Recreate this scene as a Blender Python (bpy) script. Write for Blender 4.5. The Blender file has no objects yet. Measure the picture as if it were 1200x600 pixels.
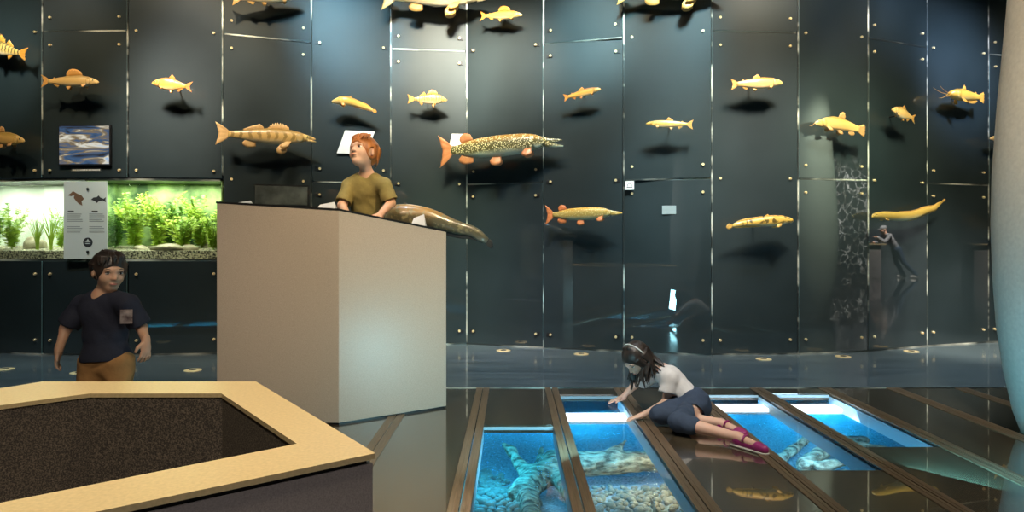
import bpy, bmesh, math, random
import numpy as np
from mathutils import Vector, Matrix, noise
R = math.radians
C = bpy.context.scene.collection
random.seed(7)

# ------------------------------------------------------------------ camera, world, lights
CAMH, F, HZ = 1.15, 800.0, 283.0
sc = bpy.context.scene
cam = bpy.data.cameras.new('camera'); co = bpy.data.objects.new('camera', cam); C.objects.link(co)
co.location = (0, 0, CAMH); co.rotation_euler = (R(90), 0, 0)
cam.sensor_width = 36; cam.lens = 24; cam.shift_y = -(300 - HZ) / 1200; cam.clip_start = .02
sc.camera = co
w = bpy.data.worlds.new('world'); sc.world = w; w.use_nodes = True
w.node_tree.nodes['Background'].inputs[0].default_value = (.35, .5, .6, 1)
w.node_tree.nodes['Background'].inputs[1].default_value = .02
sc.view_settings.view_transform = 'Standard'; sc.view_settings.look = 'None'
sc.view_settings.gamma = 1; sc.view_settings.exposure = 0.0
try: sc.view_settings.use_curve_mapping = False
except Exception: pass

def lamp(kind, loc, target, power, color, size=.05, angle=60, blend=.6, size_y=None):
    l = bpy.data.lights.new('light', kind); l.energy = power; l.color = color
    if kind == 'SPOT': l.spot_size = R(angle); l.spot_blend = blend; l.shadow_soft_size = size
    elif kind == 'POINT': l.shadow_soft_size = size
    else:
        l.size = size
        if size_y: l.shape = 'RECTANGLE'; l.size_y = size_y
    o = bpy.data.objects.new('light', l); C.objects.link(o); o.location = loc
    d = Vector(target) - Vector(loc)
    o.rotation_euler = d.to_track_quat('-Z', 'Y').to_euler()
    return o
WARM = (1, .80, .50); COOL = (.55, .8, 1.0); NEUT = (1, .93, .8)
# rows of spots under the ceiling, aimed at the fish
for x, p in ((-5.2, 330), (-3.6, 420), (-2.2, 420), (-.8, 520), (.5, 480), (1.9, 430), (3.2, 430), (4.6, 430), (6.0, 330)):
    lamp('SPOT', (x, 4.75, 5.0), (x, 7.05, 2.45), p * .72, WARM, .035, 60, .7)
# soft washes: added spots standing in for glow reflected in the panels
for px, z, p, c in ((-1.75, 3.7, 2600, (.42, .8, 1)), (-1.75, 2.9, 700, (.45, .8, 1)), (-.62, 3.5, 2900, (1, 1, .82)), (-1.15, 3.0, 1100, (1, 1, .82)), (-.15, 3.4, 2600, (1, 1, .85)),
                    (.75, 3.5, 2400, (.45, .85, .95)), (.75, 2.6, 700, (.6, .85, .9)), (1.7, 3.2, 1800, (.5, .85, .95)), (5.0, 3.5, 3800, (.5, .68, 1)), (4.2, 3.9, 1500, (.5, .68, 1)), (3.4, 3.6, 500, (.5, .68, 1)),
                    (-3.5, 2.0, 1500, NEUT), (2.6, 1.9, 1300, NEUT), (2.4, .6, 800, NEUT), (4.95, .25, 2600, NEUT), (1.7, 1.6, 1300, (.8, 1, .95)), (1.3, 1.0, 500, (.5, .8, 1)), (3.4, 1.9, 1100, (.9, 1, .7)), (4.1, 2.0, 500, (.9, 1, .7)),
                    (-.7, 1.2, 1000, (.85, 1, .65)), (-5.2, 3.1, 1400, (.9, 1, .9)), (2.55, 3.9, 1400, NEUT), (-3.3, 3.3, 300, COOL), (-4.4, 3.9, 300, COOL), (-2.6, 2.6, 700, (.9, .95, .85)), (.1, 1.5, 400, (.6, .8, 1)), (-.2, .35, 700, (.8, .8, 1))):
    lamp('SPOT', (px, 4.5, 4.9), (px, 7.3, z - (.25 if z > 2.8 else 0)), p * (.85 if z > 2.5 and -2 < px < 2 else .6 if z > 2.5 else 1.2), c, .25, 24, 1)
# warm keys on plinth, basin, pillar and the children
lamp('SPOT', (-1.0, 1.0, 4.7), (-1.3, 4.4, 1.0), 430, (1, .82, .60), .12, 42, .8)
lamp('SPOT', (1.6, 1.6, 4.7), (-.75, 4.5, 1.45), 800, (1, .76, .42), .12, 26, .9)
lamp('SPOT', (-.2, 2.8, 4.7), (-.8, 1.9, .7), 640, (1, .80, .50), .12, 50, .8)
lamp('SPOT', (-.9, .6, 4.2), (-1.0, 2.0, .4), 500, (1, .85, .62), .12, 40, .8)
lamp('SPOT', (1.8, 1.5, 4.8), (2.2, 4, 0), 420, (1, .88, .7), .1, 70, 1)
lamp('SPOT', (-.2, 2.4, 4.8), (-.2, 3.6, 0), 300, (1, .84, .55), .1, 40, 1)
lamp('SPOT', (-1.2, .3, 2.3), (-2.02, 3.5, .95), 85, (1, .88, .74), .10, 30, .9)
lamp('SPOT', (-.4, 2.6, 4.6), (.95, 4.35, .25), 520, (1, .95, .9), .10, 24, .9)
lamp('SPOT', (2.6, 2.2, 4.7), (1.3, 4.0, .05), 120, (1, .9, .8), .10, 22, .9)
lamp('SPOT', (-2.4, 2.6, 4.7), (-1.05, 4.8, 1.7), 240, (1, .85, .65), .08, 24, .8)
lamp('SPOT', (.9, 3.2, 4.8), (-.5, 5.2, 1.3), 200, (1, .85, .6), .06, 16, .8)
lamp('SPOT', (1.2, 2.6, 4.6), (3.0, 4.0, 2.2), 430, (1, .80, .55), .10, 34, 1)
lamp('SPOT', (2.0, 1.6, 4.6), (2.9, 3.9, 1.2), 300, (1, .85, .65), .10, 30, 1)
# cyan bounce beside the plinth and pillar
lamp('AREA', (.35, 3.6, .25), (-.75, 4.5, .40), 12, (.35, .85, 1), .3)
lamp('AREA', (2.1, 3.3, .1), (3.0, 4.0, .6), 16, (.2, .75, 1), .4)
lamp('SPOT', (.9, -.5, 3.4), (-.6, 1.25, .3), 90, (1, .88, .8), .1, 45, .8)  # added warm fill spot that brightens the basin front
for x in (-4.35, -3.7):
    lamp('AREA', (x, 4.2, -.03), (x, 4.2, -.3), 9, (.05, .75, 1), .3)
# light on the far walkway, and the hall behind
for x in (-4.3, -1, 1.2, 3.4, 5.2):
    lamp('SPOT', (x, 5.2, 5.0), (x, 6.2, 0), 420, (.55, .78, 1), .06, 50, 1)
for x, y, p in ((-4, -3, 900), (1.5, -3, 900), (6, -3, 900), (10, 2, 900), (11, -4, 900)):
    lamp('SPOT', (x, y, 5.0), (x, y, 0), p, (.85, .93, 1), .05, 110, 1)
# light under the glass floor
BLUE = (.02, .52, .95)
for x in (-.5, .6, 1.8, 3.0):
    lamp('AREA', (x, 6.9, -.30), (x, 6.0, -.55), 17, BLUE, .8, size_y=.15)
lamp('AREA', (-.15, 4.6, -.2), (-.2, 4.7, -.6), 7, (.05, .65, 1), .35)
lamp('SPOT', (1.05, 4.35, -.18), (.85, 4.75, -.6), 18, (1, .70, .36), .04, 120, .9)
lamp('SPOT', (1.0, 4.9, -.18), (.95, 4.5, -.6), 10, (1, .70, .36), .04, 130, .9)
lamp('AREA', (2.2, 4.7, -.2), (2.4, 5.3, -.55), 7, (.6, .85, 1), .3)

# ------------------------------------------------------------------ helpers
def P(px, py, d):
    return Vector(((px - 600) / F * d, d, CAMH + (HZ - py) / F * d))

def link(name, me, mat=None, parent=None, smooth=False):
    o = bpy.data.objects.new(name, me); C.objects.link(o)
    if mat and not me.materials: me.materials.append(mat)
    if parent: o.parent = parent
    if smooth:
        me.polygons.foreach_set('use_smooth', [True] * len(me.polygons))
    return o
def obj(name, bm, mat=None, parent=None, smooth=False):
    me = bpy.data.meshes.new(name); bm.normal_update(); bm.to_mesh(me); bm.free()
    return link(name, me, mat, parent, smooth)
def empty(name, loc=(0, 0, 0)):
    o = bpy.data.objects.new(name, None); C.objects.link(o); o.location = loc; o.empty_display_size = .05; return o
def tag(o, label=None, cat=None, group=None, kind=None):
    if label: o['label'] = label
    if cat: o['category'] = cat
    if group: o['group'] = group
    if kind: o['kind'] = kind
    return o
def copy_tree(o, parent=None):
    c = o.copy(); C.objects.link(c); c.parent = parent
    for ch in o.children: copy_tree(ch, c)
    return c
def rehang(root, loc):
    """move a root Empty to loc keeping children where they stand"""
    root.location = loc
    for ch in root.children: ch.location = Vector(ch.location) - Vector(loc)

def box(bm, a, b, bevel=0):
    r = bmesh.ops.create_cube(bm, size=1)
    a = Vector(a); b = Vector(b); s = b - a
    for v in r['verts']: v.co = Vector((a.x + (v.co.x + .5) * s.x, a.y + (v.co.y + .5) * s.y, a.z + (v.co.z + .5) * s.z))
    if bevel:
        es = list({e for v in r['verts'] for e in v.link_edges})
        bmesh.ops.bevel(bm, geom=es, offset=bevel, segments=2, affect='EDGES', profile=.5)
    return r['verts']
def prism(bm, pts, z0, z1):
    """pts list of xy, z0/z1 floats or callables"""
    f0 = z0 if callable(z0) else (lambda x, y: z0)
    f1 = z1 if callable(z1) else (lambda x, y: z1)
    lo = [bm.verts.new((x, y, f0(x, y))) for x, y in pts]; hi = [bm.verts.new((x, y, f1(x, y))) for x, y in pts]
    n = len(pts)
    bm.faces.new(lo[::-1]); bm.faces.new(hi)
    for i in range(n): bm.faces.new((lo[i], lo[(i + 1) % n], hi[(i + 1) % n], hi[i]))
def tube(bm, pts, rs, n=10, cap=True):
    pts = [Vector(p) for p in pts]
    if not hasattr(rs, '__len__'): rs = [rs] * len(pts)
    prev = None; rings = []
    for i, p in enumerate(pts):
        t = (pts[min(i + 1, len(pts) - 1)] - pts[max(i - 1, 0)]).normalized()
        if prev is None:
            a = t.orthogonal().normalized()
        else:
            a = (prev - t * prev.dot(t)).normalized()
        prev = a; b = t.cross(a)
        rings.append([bm.verts.new(p + (a * math.cos(2 * math.pi * k / n) + b * math.sin(2 * math.pi * k / n)) * rs[i]) for k in range(n)])
    for i in range(len(rings) - 1):
        for k in range(n):
            bm.faces.new((rings[i][k], rings[i][(k + 1) % n], rings[i + 1][(k + 1) % n], rings[i + 1][k]))
    if cap:
        bm.faces.new(rings[0][::-1]); bm.faces.new(rings[-1])
def lathe(bm, prof, c=(0, 0), n=32):
    rings = [[bm.verts.new((c[0] + r * math.cos(2 * math.pi * k / n), c[1] + r * math.sin(2 * math.pi * k / n), z)) for k in range(n)] for r, z in prof]
    for i in range(len(rings) - 1):
        for k in range(n):
            bm.faces.new((rings[i][k], rings[i][(k + 1) % n], rings[i + 1][(k + 1) % n], rings[i + 1][k]))
    bm.faces.new(rings[0][::-1]); bm.faces.new(rings[-1])
def ell_bm(bm, c, r, seg=12, M=None):
    M = M or Matrix.Identity(3)
    q = bmesh.ops.create_uvsphere(bm, u_segments=seg, v_segments=max(6, seg // 2), radius=1)
    for v in q['verts']: v.co = Vector(c) + M @ Vector((v.co.x * r[0], v.co.y * r[1], v.co.z * r[2]))

# ------------------------------------------------------------------ materials
def mat(name, col, rough=.5, metal=0, coat=0, coat_r=.03, spec=.5, emit=None, es=0):
    m = bpy.data.materials.new(name); m.use_nodes = True
    b = m.node_tree.nodes['Principled BSDF']
    b.inputs['Base Color'].default_value = (*col, 1); b.inputs['Roughness'].default_value = rough
    b.inputs['Metallic'].default_value = metal; b.inputs['Coat Weight'].default_value = coat
    b.inputs['Coat Roughness'].default_value = coat_r; b.inputs['Specular IOR Level'].default_value = spec
    if emit: b.inputs['Emission Color'].default_value = (*emit, 1); b.inputs['Emission Strength'].default_value = es
    return m
def bsdf(m): return m.node_tree.nodes['Principled BSDF']
def N(m, t, **k):
    n = m.node_tree.nodes.new(t)
    for a, v in k.items():
        if a in n.inputs: n.inputs[a].default_value = v
        else: setattr(n, a, v)
    return n
def L_(m, a, b): m.node_tree.links.new(a, b)
def ramp(m, src, stops, interp='LINEAR'):
    r = N(m, 'ShaderNodeValToRGB'); r.color_ramp.interpolation = interp
    e = r.color_ramp.elements
    while len(e) < len(stops): e.new(.5)
    for i, (p, c) in enumerate(stops): e[i].position = p; e[i].color = (*c, 1) if len(c) == 3 else c
    L_(m, src, r.inputs[0]); return r.outputs[0]
def mixc(m, fac, a, b, mode='MIX'):
    n = N(m, 'ShaderNodeMix', data_type='RGBA', blend_type=mode)
    for s, v in ((0, fac), (6, a), (7, b)):
        if hasattr(v, 'is_linked'): L_(m, v, n.inputs[s])
        elif isinstance(v, (tuple, list)): n.inputs[s].default_value = (*v, 1)
        else: n.inputs[s].default_value = v
    return n.outputs[2]
def coords(m, kind='Object', scale=(1, 1, 1)):
    t = N(m, 'ShaderNodeTexCoord'); mp = N(m, 'ShaderNodeMapping'); mp.inputs['Scale'].default_value = scale
    L_(m, t.outputs[kind], mp.inputs[0]); return mp.outputs[0]
def noisy(m, c0, c1, scale=5, detail=4, sc3=(1, 1, 1), bump=0, kind='Object', lo=.3, hi=.7, target='Base Color', dist=.02):
    v = coords(m, kind, sc3); n = N(m, 'ShaderNodeTexNoise', Scale=scale, Detail=detail); L_(m, v, n.inputs['Vector'])
    L_(m, ramp(m, n.outputs[0], [(lo, c0), (hi, c1)]), bsdf(m).inputs[target])
    if bump:
        b = N(m, 'ShaderNodeBump', Strength=bump, Distance=dist); L_(m, n.outputs[0], b.inputs['Height']); L_(m, b.outputs[0], bsdf(m).inputs['Normal'])
    return n

M = {}
m = M['panel'] = mat('panel_glass', (.016, .024, .028), .45, 0, 1, .01, .4); bsdf(m).inputs['Coat IOR'].default_value = 1.9
noisy(m, (.010, .018, .0205), (.017, .027, .031), 1.6, 2)
M['panel_edge'] = mat('glass_edge', (.25, .45, .47), .15, .3, 1)
M['brass'] = mat('brass', (.95, .75, .42), .38, .45)
M['black'] = mat('black_metal', (.012, .012, .014), .45, .3)
M['chrome'] = mat('chrome_strip', (.80, .80, .74), .35, .6); noisy(M['chrome'], (.05, .06, .06), (.85, .84, .74), 1.3, 3, (1, 1, 3), lo=.48, hi=.62)  # bright and dark noise paints broken reflections into the strip colour
M['back'] = mat('backing', (.008, .010, .012), .7)
M['hall'] = mat('hall_wall', (.07, .085, .09), .6)
noisy(M['hall'], (.03, .04, .045), (.10, .12, .13), 1.2)
M['ceil'] = mat('ceiling', (.01, .01, .012), .8)
m = M['floor'] = mat('floor_near', (.03, .025, .018), .15, 0, 1, .02); noisy(m, (.045, .036, .022), (.075, .060, .038), 3, 6, (3, .5, 1))
m = M['walk'] = mat('floor_far', (.05, .07, .08), .22, 0, .6, .08)
noisy(m, (.055, .080, .092), (.13, .17, .19), 3, 8, (.5, 4, 1), .15)
m = M['strip'] = mat('bronze_strip', (.11, .075, .05), .35, .5); noisy(m, (.17, .12, .075), (.27, .19, .12), 6, 5, (30, 1, 1))
m = M['plinth'] = mat('plinth_laminate', (.42, .35, .29), .38, 0); noisy(m, (.40, .33, .27), (.48, .40, .33), 260, 2, bump=.03, lo=.35, hi=.65)
m = M['rim'] = mat('gold_rim', (.72, .56, .30), .32, .35); noisy(m, (.62, .49, .27), (.74, .58, .33), 120, 3, (1, 1, 1))
m = M['basin'] = mat('basin_side', (.16, .14, .135), .5); noisy(m, (.20, .175, .17), (.28, .245, .235), 300, 2, bump=.05)
m = M['speckle'] = mat('speckled_lining', (.04, .03, .025), .75)
noisy(m, (.025, .02, .017), (.20, .16, .12), 260, 4, bump=.5, lo=.42, hi=.80, dist=.003)
m = M['pillar'] = mat('pillar_plaster', (.40, .38, .33), .45); noisy(m, (.36, .34, .30), (.43, .41, .36), 40, 4)
M['white'] = mat('white_card', (.8, .8, .78), .5)
M['dark_img'] = mat('dark_picture', (.02, .03, .035), .4); noisy(M['dark_img'], (.01, .013, .015), (.10, .12, .12), 7, 6)

def thin_glass(name, tint, gloss=.08, rough=.01, bump=0):
    m = bpy.data.materials.new(name); m.use_nodes = True; nt = m.node_tree; nt.nodes.clear()
    o = N(m, 'ShaderNodeOutputMaterial'); t = N(m, 'ShaderNodeBsdfTransparent'); t.inputs[0].default_value = (*tint, 1)
    g = N(m, 'ShaderNodeBsdfGlossy'); g.inputs['Roughness'].default_value = rough; g.inputs[0].default_value = (1, 1, 1, 1)
    fr = N(m, 'ShaderNodeLayerWeight'); fr.inputs[0].default_value = .3
    mm = N(m, 'ShaderNodeMapRange'); mm.inputs['From Min'].default_value = 0; mm.inputs['From Max'].default_value = 1
    mm.inputs['To Min'].default_value = gloss * .5; mm.inputs['To Max'].default_value = min(1, gloss * 5)
    L_(m, fr.outputs['Fresnel'], mm.inputs['Value'])
    x = N(m, 'ShaderNodeMixShader'); L_(m, mm.outputs[0], x.inputs[0]); L_(m, t.outputs[0], x.inputs[1]); L_(m, g.outputs[0], x.inputs[2]); L_(m, x.outputs[0], o.inputs[0])
    if bump:
        v = coords(m, 'Object', (1, 3, 1)); n = N(m, 'ShaderNodeTexNoise', Scale=14.0, Detail=3.0); L_(m, v, n.inputs['Vector'])
        b = N(m, 'ShaderNodeBump', Strength=bump, Distance=.02); L_(m, n.outputs[0], b.inputs['Height']); L_(m, b.outputs[0], g.inputs['Normal'])
    return m
M['pane'] = thin_glass('pane_glass', (.95, .98, 1), .03)
M['water'] = thin_glass('water_surface', (.66, .90, 1), .015, .0, .3)
M['tankglass'] = thin_glass('tank_glass', (.97, 1, .97), .05)
M['tube'] = mat('lamp_diffuser', (.9, .9, .9), .4, emit=(1, .93, .86), es=2.6)
M['frame_blue'] = mat('window_reveal', (.45, .65, .75), .5)
m = M['bed'] = mat('riverbed', (.35, .38, .4), .7); noisy(m, (.13, .16, .19), (.5, .55, .6), 60, 8, (1, 2.2, 1), .3, lo=.38, hi=.66)
M['pebble'] = mat('pebble_grey', (.4, .38, .34), .5)
noisy(M['pebble'], (.12, .10, .08), (.46, .40, .32), 9, 5)
M['pebble_b'] = mat('pebble_dark', (.25, .22, .19), .5); noisy(M['pebble_b'], (.13, .12, .11), (.38, .34, .28), 12, 5)
m = M['driftwood'] = mat('driftwood', (.6, .52, .42), .7); noisy(m, (.10, .07, .045), (.66, .54, .38), 11, 10, (1.2, 3.2, 3.2), 1.0, lo=.36, hi=.64)

# ------------------------------------------------------------------ implicit surfaces for organic shapes
class Blob:
    def __init__(s): s.p = []
    def cone(s, a, b, ra, rb, k=.012): s.p.append(('c', np.array(a, float), np.array(b, float), ra, rb, k)); return s
    def ell(s, c, r, Mx=None, k=.012, neg=False):
        s.p.append(('n' if neg else 'e', np.array(c, float), np.array(r, float), np.eye(3) if Mx is None else np.array(Mx, float), 0, k)); return s
    def cut(s, pt, nrm): s.p.append(('x', np.array(pt, float), np.array(Vector(nrm).normalized(), float), 0, 0, 0)); return s
    def merge(s, o): s.p += o.p; return s
    def build(s, name, mtl, parent=None, h=.005, bumps=None, smooth=True):
        lo = np.full(3, 1e9); hi = -lo
        for q in s.p:
            if q[0] == 'c':
                for c, r in ((q[1], q[3]), (q[2], q[4])): lo = np.minimum(lo, c - r); hi = np.maximum(hi, c + r)
            elif q[0] == 'e':
                r = q[2].max(); lo = np.minimum(lo, q[1] - r); hi = np.maximum(hi, q[1] + r)
        pad = 4 * h + (bumps[0] if bumps else 0); lo -= pad; hi += pad
        n = np.ceil((hi - lo) / h).astype(int) + 1
        Fd = np.full(n, .2, np.float32)
        ax = [lo[i] + h * np.arange(n[i]) for i in range(3)]
        for q in s.p:
            kind = q[0]; k = q[5]
            if kind == 'x':
                X, Y, Z = np.meshgrid(*ax, indexing='ij', sparse=True)
                d = (X - q[1][0]) * q[2][0] + (Y - q[1][1]) * q[2][1] + (Z - q[1][2]) * q[2][2]
                # only cut material already there and reachable: applied globally
                Fd = np.maximum(Fd, d.astype(np.float32)); continue
            mg = k * 2 + .03
            if kind == 'c': b0 = np.minimum(q[1] - q[3], q[2] - q[4]) - mg; b1 = np.maximum(q[1] + q[3], q[2] + q[4]) + mg
            else: b0 = q[1] - q[2].max() - mg; b1 = q[1] + q[2].max() + mg
            i0 = np.maximum(((b0 - lo) / h).astype(int), 0); i1 = np.minimum(((b1 - lo) / h).astype(int) + 2, n)
            if (i1 <= i0).any(): continue
            sl = tuple(slice(a, b) for a, b in zip(i0, i1))
            X, Y, Z = np.meshgrid(ax[0][sl[0]], ax[1][sl[1]], ax[2][sl[2]], indexing='ij')
            if kind == 'c':
                ba = q[2] - q[1]; L2 = max((ba ** 2).sum(), 1e-12)
                t = np.clip(((X - q[1][0]) * ba[0] + (Y - q[1][1]) * ba[1] + (Z - q[1][2]) * ba[2]) / L2, 0, 1)
                d = np.sqrt((X - q[1][0] - t * ba[0]) ** 2 + (Y - q[1][1] - t * ba[1]) ** 2 + (Z - q[1][2] - t * ba[2]) ** 2) - (q[3] + (q[4] - q[3]) * t)
            else:
                A = q[3]; r = q[2]
                u = ((X - q[1][0]) * A[0][0] + (Y - q[1][1]) * A[1][0] + (Z - q[1][2]) * A[2][0]) / r[0]
                v = ((X - q[1][0]) * A[0][1] + (Y - q[1][1]) * A[1][1] + (Z - q[1][2]) * A[2][1]) / r[1]
                z = ((X - q[1][0]) * A[0][2] + (Y - q[1][1]) * A[1][2] + (Z - q[1][2]) * A[2][2]) / r[2]
                k0 = np.sqrt(u * u + v * v + z * z) + 1e-9
                k1 = np.sqrt((u / r[0]) ** 2 + (v / r[1]) ** 2 + (z / r[2]) ** 2) + 1e-9
                d = k0 * (k0 - 1) / k1
            d = d.astype(np.float32); a = Fd[sl]
            if kind == 'n':
                hh = np.maximum(k - np.abs(a + d), 0) / k; Fd[sl] = np.maximum(a, -d) + hh * hh * k * .25
            else:
                hh = np.maximum(k - np.abs(a - d), 0) / k; Fd[sl] = np.minimum(a, d) - hh * hh * k * .25
        if bumps:
            amp, fr = bumps[0], bumps[1]; st = bumps[2] if len(bumps) > 2 else (1, 1, 1)
            X, Y, Z = np.meshgrid(*ax, indexing='ij', sparse=True)
            Fd = Fd + amp * (np.sin(X * fr * st[0] + 2 * np.sin(Y * fr * .6)) * np.sin(Y * fr * st[1] + 1.7 * np.sin(Z * fr * .7)) + .6 * np.sin(Z * fr * st[2] * 1.3 + 2 * np.sin(X * fr * .8))).astype(np.float32)
        S = Fd < 0
        c = np.zeros(tuple(np.array(S.shape) - 1), np.int8)
        for i in (0, 1):
            for j in (0, 1):
                for k in (0, 1):
                    c += S[i:S.shape[0] - 1 + i, j:S.shape[1] - 1 + j, k:S.shape[2] - 1 + k]
        act = (c > 0) & (c < 8); I, J, K = np.nonzero(act)
        idx = np.full(act.shape, -1, np.int64); idx[I, J, K] = np.arange(len(I))
        acc = np.zeros((len(I), 3)); cnt = np.zeros(len(I))
        base = np.stack([I, J, K], 1).astype(float)
        for axn in range(3):
            o1, o2 = [a for a in range(3) if a != axn]
            for p in (0, 1):
                for q2 in (0, 1):
                    off = [0, 0, 0]; off[o1] = p; off[o2] = q2; off2 = list(off); off2[axn] = 1
                    fa = Fd[I + off[0], J + off[1], K + off[2]]; fb = Fd[I + off2[0], J + off2[1], K + off2[2]]
                    mk = (fa < 0) != (fb < 0)
                    t = np.where(mk, fa / np.where(mk, fa - fb, 1), 0)
                    pt = np.array(off, float)[None] + 0 * base; pt[:, axn] = t
                    acc[mk] += pt[mk]; cnt[mk] += 1
        V = lo + (base + acc / cnt[:, None]) * h
        quads = []
        for axn in range(3):
            o1, o2 = (axn + 1) % 3, (axn + 2) % 3
            a = np.take(S, range(0, S.shape[axn] - 1), axn); b = np.take(S, range(1, S.shape[axn]), axn)
            E = np.argwhere(a != b)
            E = E[(E[:, o1] > 0) & (E[:, o2] > 0) & (E[:, o1] < S.shape[o1] - 1) & (E[:, o2] < S.shape[o2] - 1)]
            if not len(E): continue
            ins = S[E[:, 0], E[:, 1], E[:, 2]]
            def cc(d1, d2):
                e = E.copy(); e[:, o1] -= d1; e[:, o2] -= d2; return idx[e[:, 0], e[:, 1], e[:, 2]]
            q = np.stack([cc(1, 1), cc(0, 1), cc(0, 0), cc(1, 0)], 1)
            q[~ins] = q[~ins][:, ::-1]; quads.append(q)
        q = np.concatenate(quads)
        me = bpy.data.meshes.new(name); me.vertices.add(len(V)); me.vertices.foreach_set('co', V.ravel().astype(np.float32))
        me.loops.add(q.size); me.loops.foreach_set('vertex_index', q.ravel().astype(np.int32))
        me.polygons.add(len(q)); me.polygons.foreach_set('loop_start', np.arange(0, q.size, 4, dtype=np.int32)); me.polygons.foreach_set('loop_total', np.full(len(q), 4, np.int32))
        me.update(); me.validate()
        return link(name, me, mtl, parent, smooth)

# ------------------------------------------------------------------ room shell
SEAM = [(-190, 7.75), (-60, 7.2), (50, 6.93), (150, 6.9), (261, 7.0), (365, 7.3), (458, 7.55), (547, 7.65), (637, 7.38), (731, 7.12), (834, 6.92),
        (935, 6.97), (1017, 7.14), (1086, 7.5), (1158, 7.77), (1232, 7.95), (1310, 8.0)]
WV = [Vector(((p - 600) / F * d, d)) for p, d in SEAM]
def wall_depth(px):
    k = (px - 600) / F
    for i in range(len(WV) - 1):
        if SEAM[i][0] <= px <= SEAM[i + 1][0]:
            a, b = WV[i], WV[i + 1]; e = b - a
            t = (k * a.y - a.x) / (e.x - k * e.y); return a.y + t * e.y
    return 7.5
Z1, Z2, ZT = 1.79, 3.28, 4.9
def struct(name, bm, m, smooth=False): return tag(obj(name, bm, m, smooth=smooth), kind='structure')

X0, X1, Y0, CE = -9.0, 21.0, -9.0, 5.3
# backing wall behind the glass with an opening for the aquariums
bm = bmesh.new()
def wall_piece(bm, a, b, z0, z1, off=.06, th=.12):
    d = (b - a).normalized(); n = Vector((-d.y, d.x))
    q = [a + n * off, b + n * off, b + n * (off + th), a + n * (off + th)]
    prism(bm, [(v.x, v.y) for v in q], z0, z1)
for i in range(len(WV) - 1):
    if i in (0, 1, 2, 3):
        wall_piece(bm, WV[i], WV[i + 1], 0, .93); wall_piece(bm, WV[i], WV[i + 1], 1.83, CE)
    else: wall_piece(bm, WV[i], WV[i + 1], 0, CE)
struct('wall_back', bm, M['back'])
bm = bmesh.new(); box(bm, (X0 - .1, Y0, 0), (X0, 9.5, CE)); struct('wall_left', bm, M['hall'])
bm = bmesh.new(); box(bm, (X1, Y0, 0), (X1 + .1, 9.5, CE)); struct('wall_right', bm, M['hall'])
bm = bmesh.new(); box(bm, (X0, Y0 - .1, 0), (X1, Y0, CE)); struct('wall_rear', bm, M['hall'])
bm = bmesh.new(); box(bm, (WV[-1].x, 8.05, 0), (X1, 8.15, CE)); box(bm, (X0, 7.9, 0), (WV[0].x, 8.0, CE)); struct('wall_far', bm, M['hall'])
bm = bmesh.new(); box(bm, (X0, Y0, CE), (X1, 9.5, CE + .1)); struct('ceiling', bm, M['ceil'])

YL = 5.35       # joint between the glass floor and the walkway
SP = .535; S0 = -.227
sx = lambda k: S0 + SP * k
WIN = [(sx(0), sx(1), 2.3, 4.28), (sx(1), sx(2), 2.3, 5.13), (sx(3), sx(4), 3.43, 5.17), (sx(4), sx(5), 3.82, 5.17), (-4.65, -4.05, 3.9, 4.5), (-3.98, -3.42, 3.9, 4.5)]
xs = sorted({X0, X1} | {v for q in WIN for v in q[:2]}); ys = sorted({Y0, YL} | {v for q in WIN for v in q[2:]})
bm = bmesh.new()
for i in range(len(xs) - 1):
    for j in range(len(ys) - 1):
        cx, cy = (xs[i] + xs[i + 1]) / 2, (ys[j] + ys[j + 1]) / 2
        if any(q[0] < cx < q[1] and q[2] < cy < q[3] for q in WIN): continue
        box(bm, (xs[i], ys[j], -.05), (xs[i + 1], ys[j + 1], 0))
bmesh.ops.remove_doubles(bm, verts=bm.verts, dist=1e-5)
struct('floor', bm, M['floor'])
bm = bmesh.new(); box(bm, (X0, YL + .012, -.05), (X1, 9.5, 0)); struct('floor_walkway', bm, M['walk'])
bm = bmesh.new(); box(bm, (X0, YL, -.05), (X1, YL + .012, .004)); struct('trim_1', bm, M['chrome'])
for n, k in enumerate(range(-3, 12)):
    bm = bmesh.new(); x = sx(k)
    y0 = Y0 if k > 2 or k < 0 else Y0
    box(bm, (x - .05, y0, -.02), (x - .004, YL, .004)); box(bm, (x + .004, y0, -.02), (x + .05, YL, .004))
    box(bm, (x - .025, y0, .004), (x - .02, YL, .006)); box(bm, (x + .02, y0, .004), (x + .025, YL, .006))
    struct('trim_%d' % (n + 2), bm, M['strip'])
# lit windows in the floor
for n, (a, b, c, d) in enumerate(WIN):
    bm = bmesh.new(); box(bm, (a + .05, c, -.012), (b - .05, d, -.001))
    p = struct('window_%d' % (n + 1), bm, M['pane'])
    bm = bmesh.new()
    t = .008; D = -.10
    box(bm, (a + .05 - t, c, D), (a + .05, d, -.012)); box(bm, (b - .05, c, D), (b - .05 + t, d, -.012)); box(bm, (a + .05, d - t, -.03), (b - .05, d, -.012)); box(bm, (a + .05, c, D), (b - .05, c + t, -.012))
    obj('window_frame', bm, M['frame_blue'], p)
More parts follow.
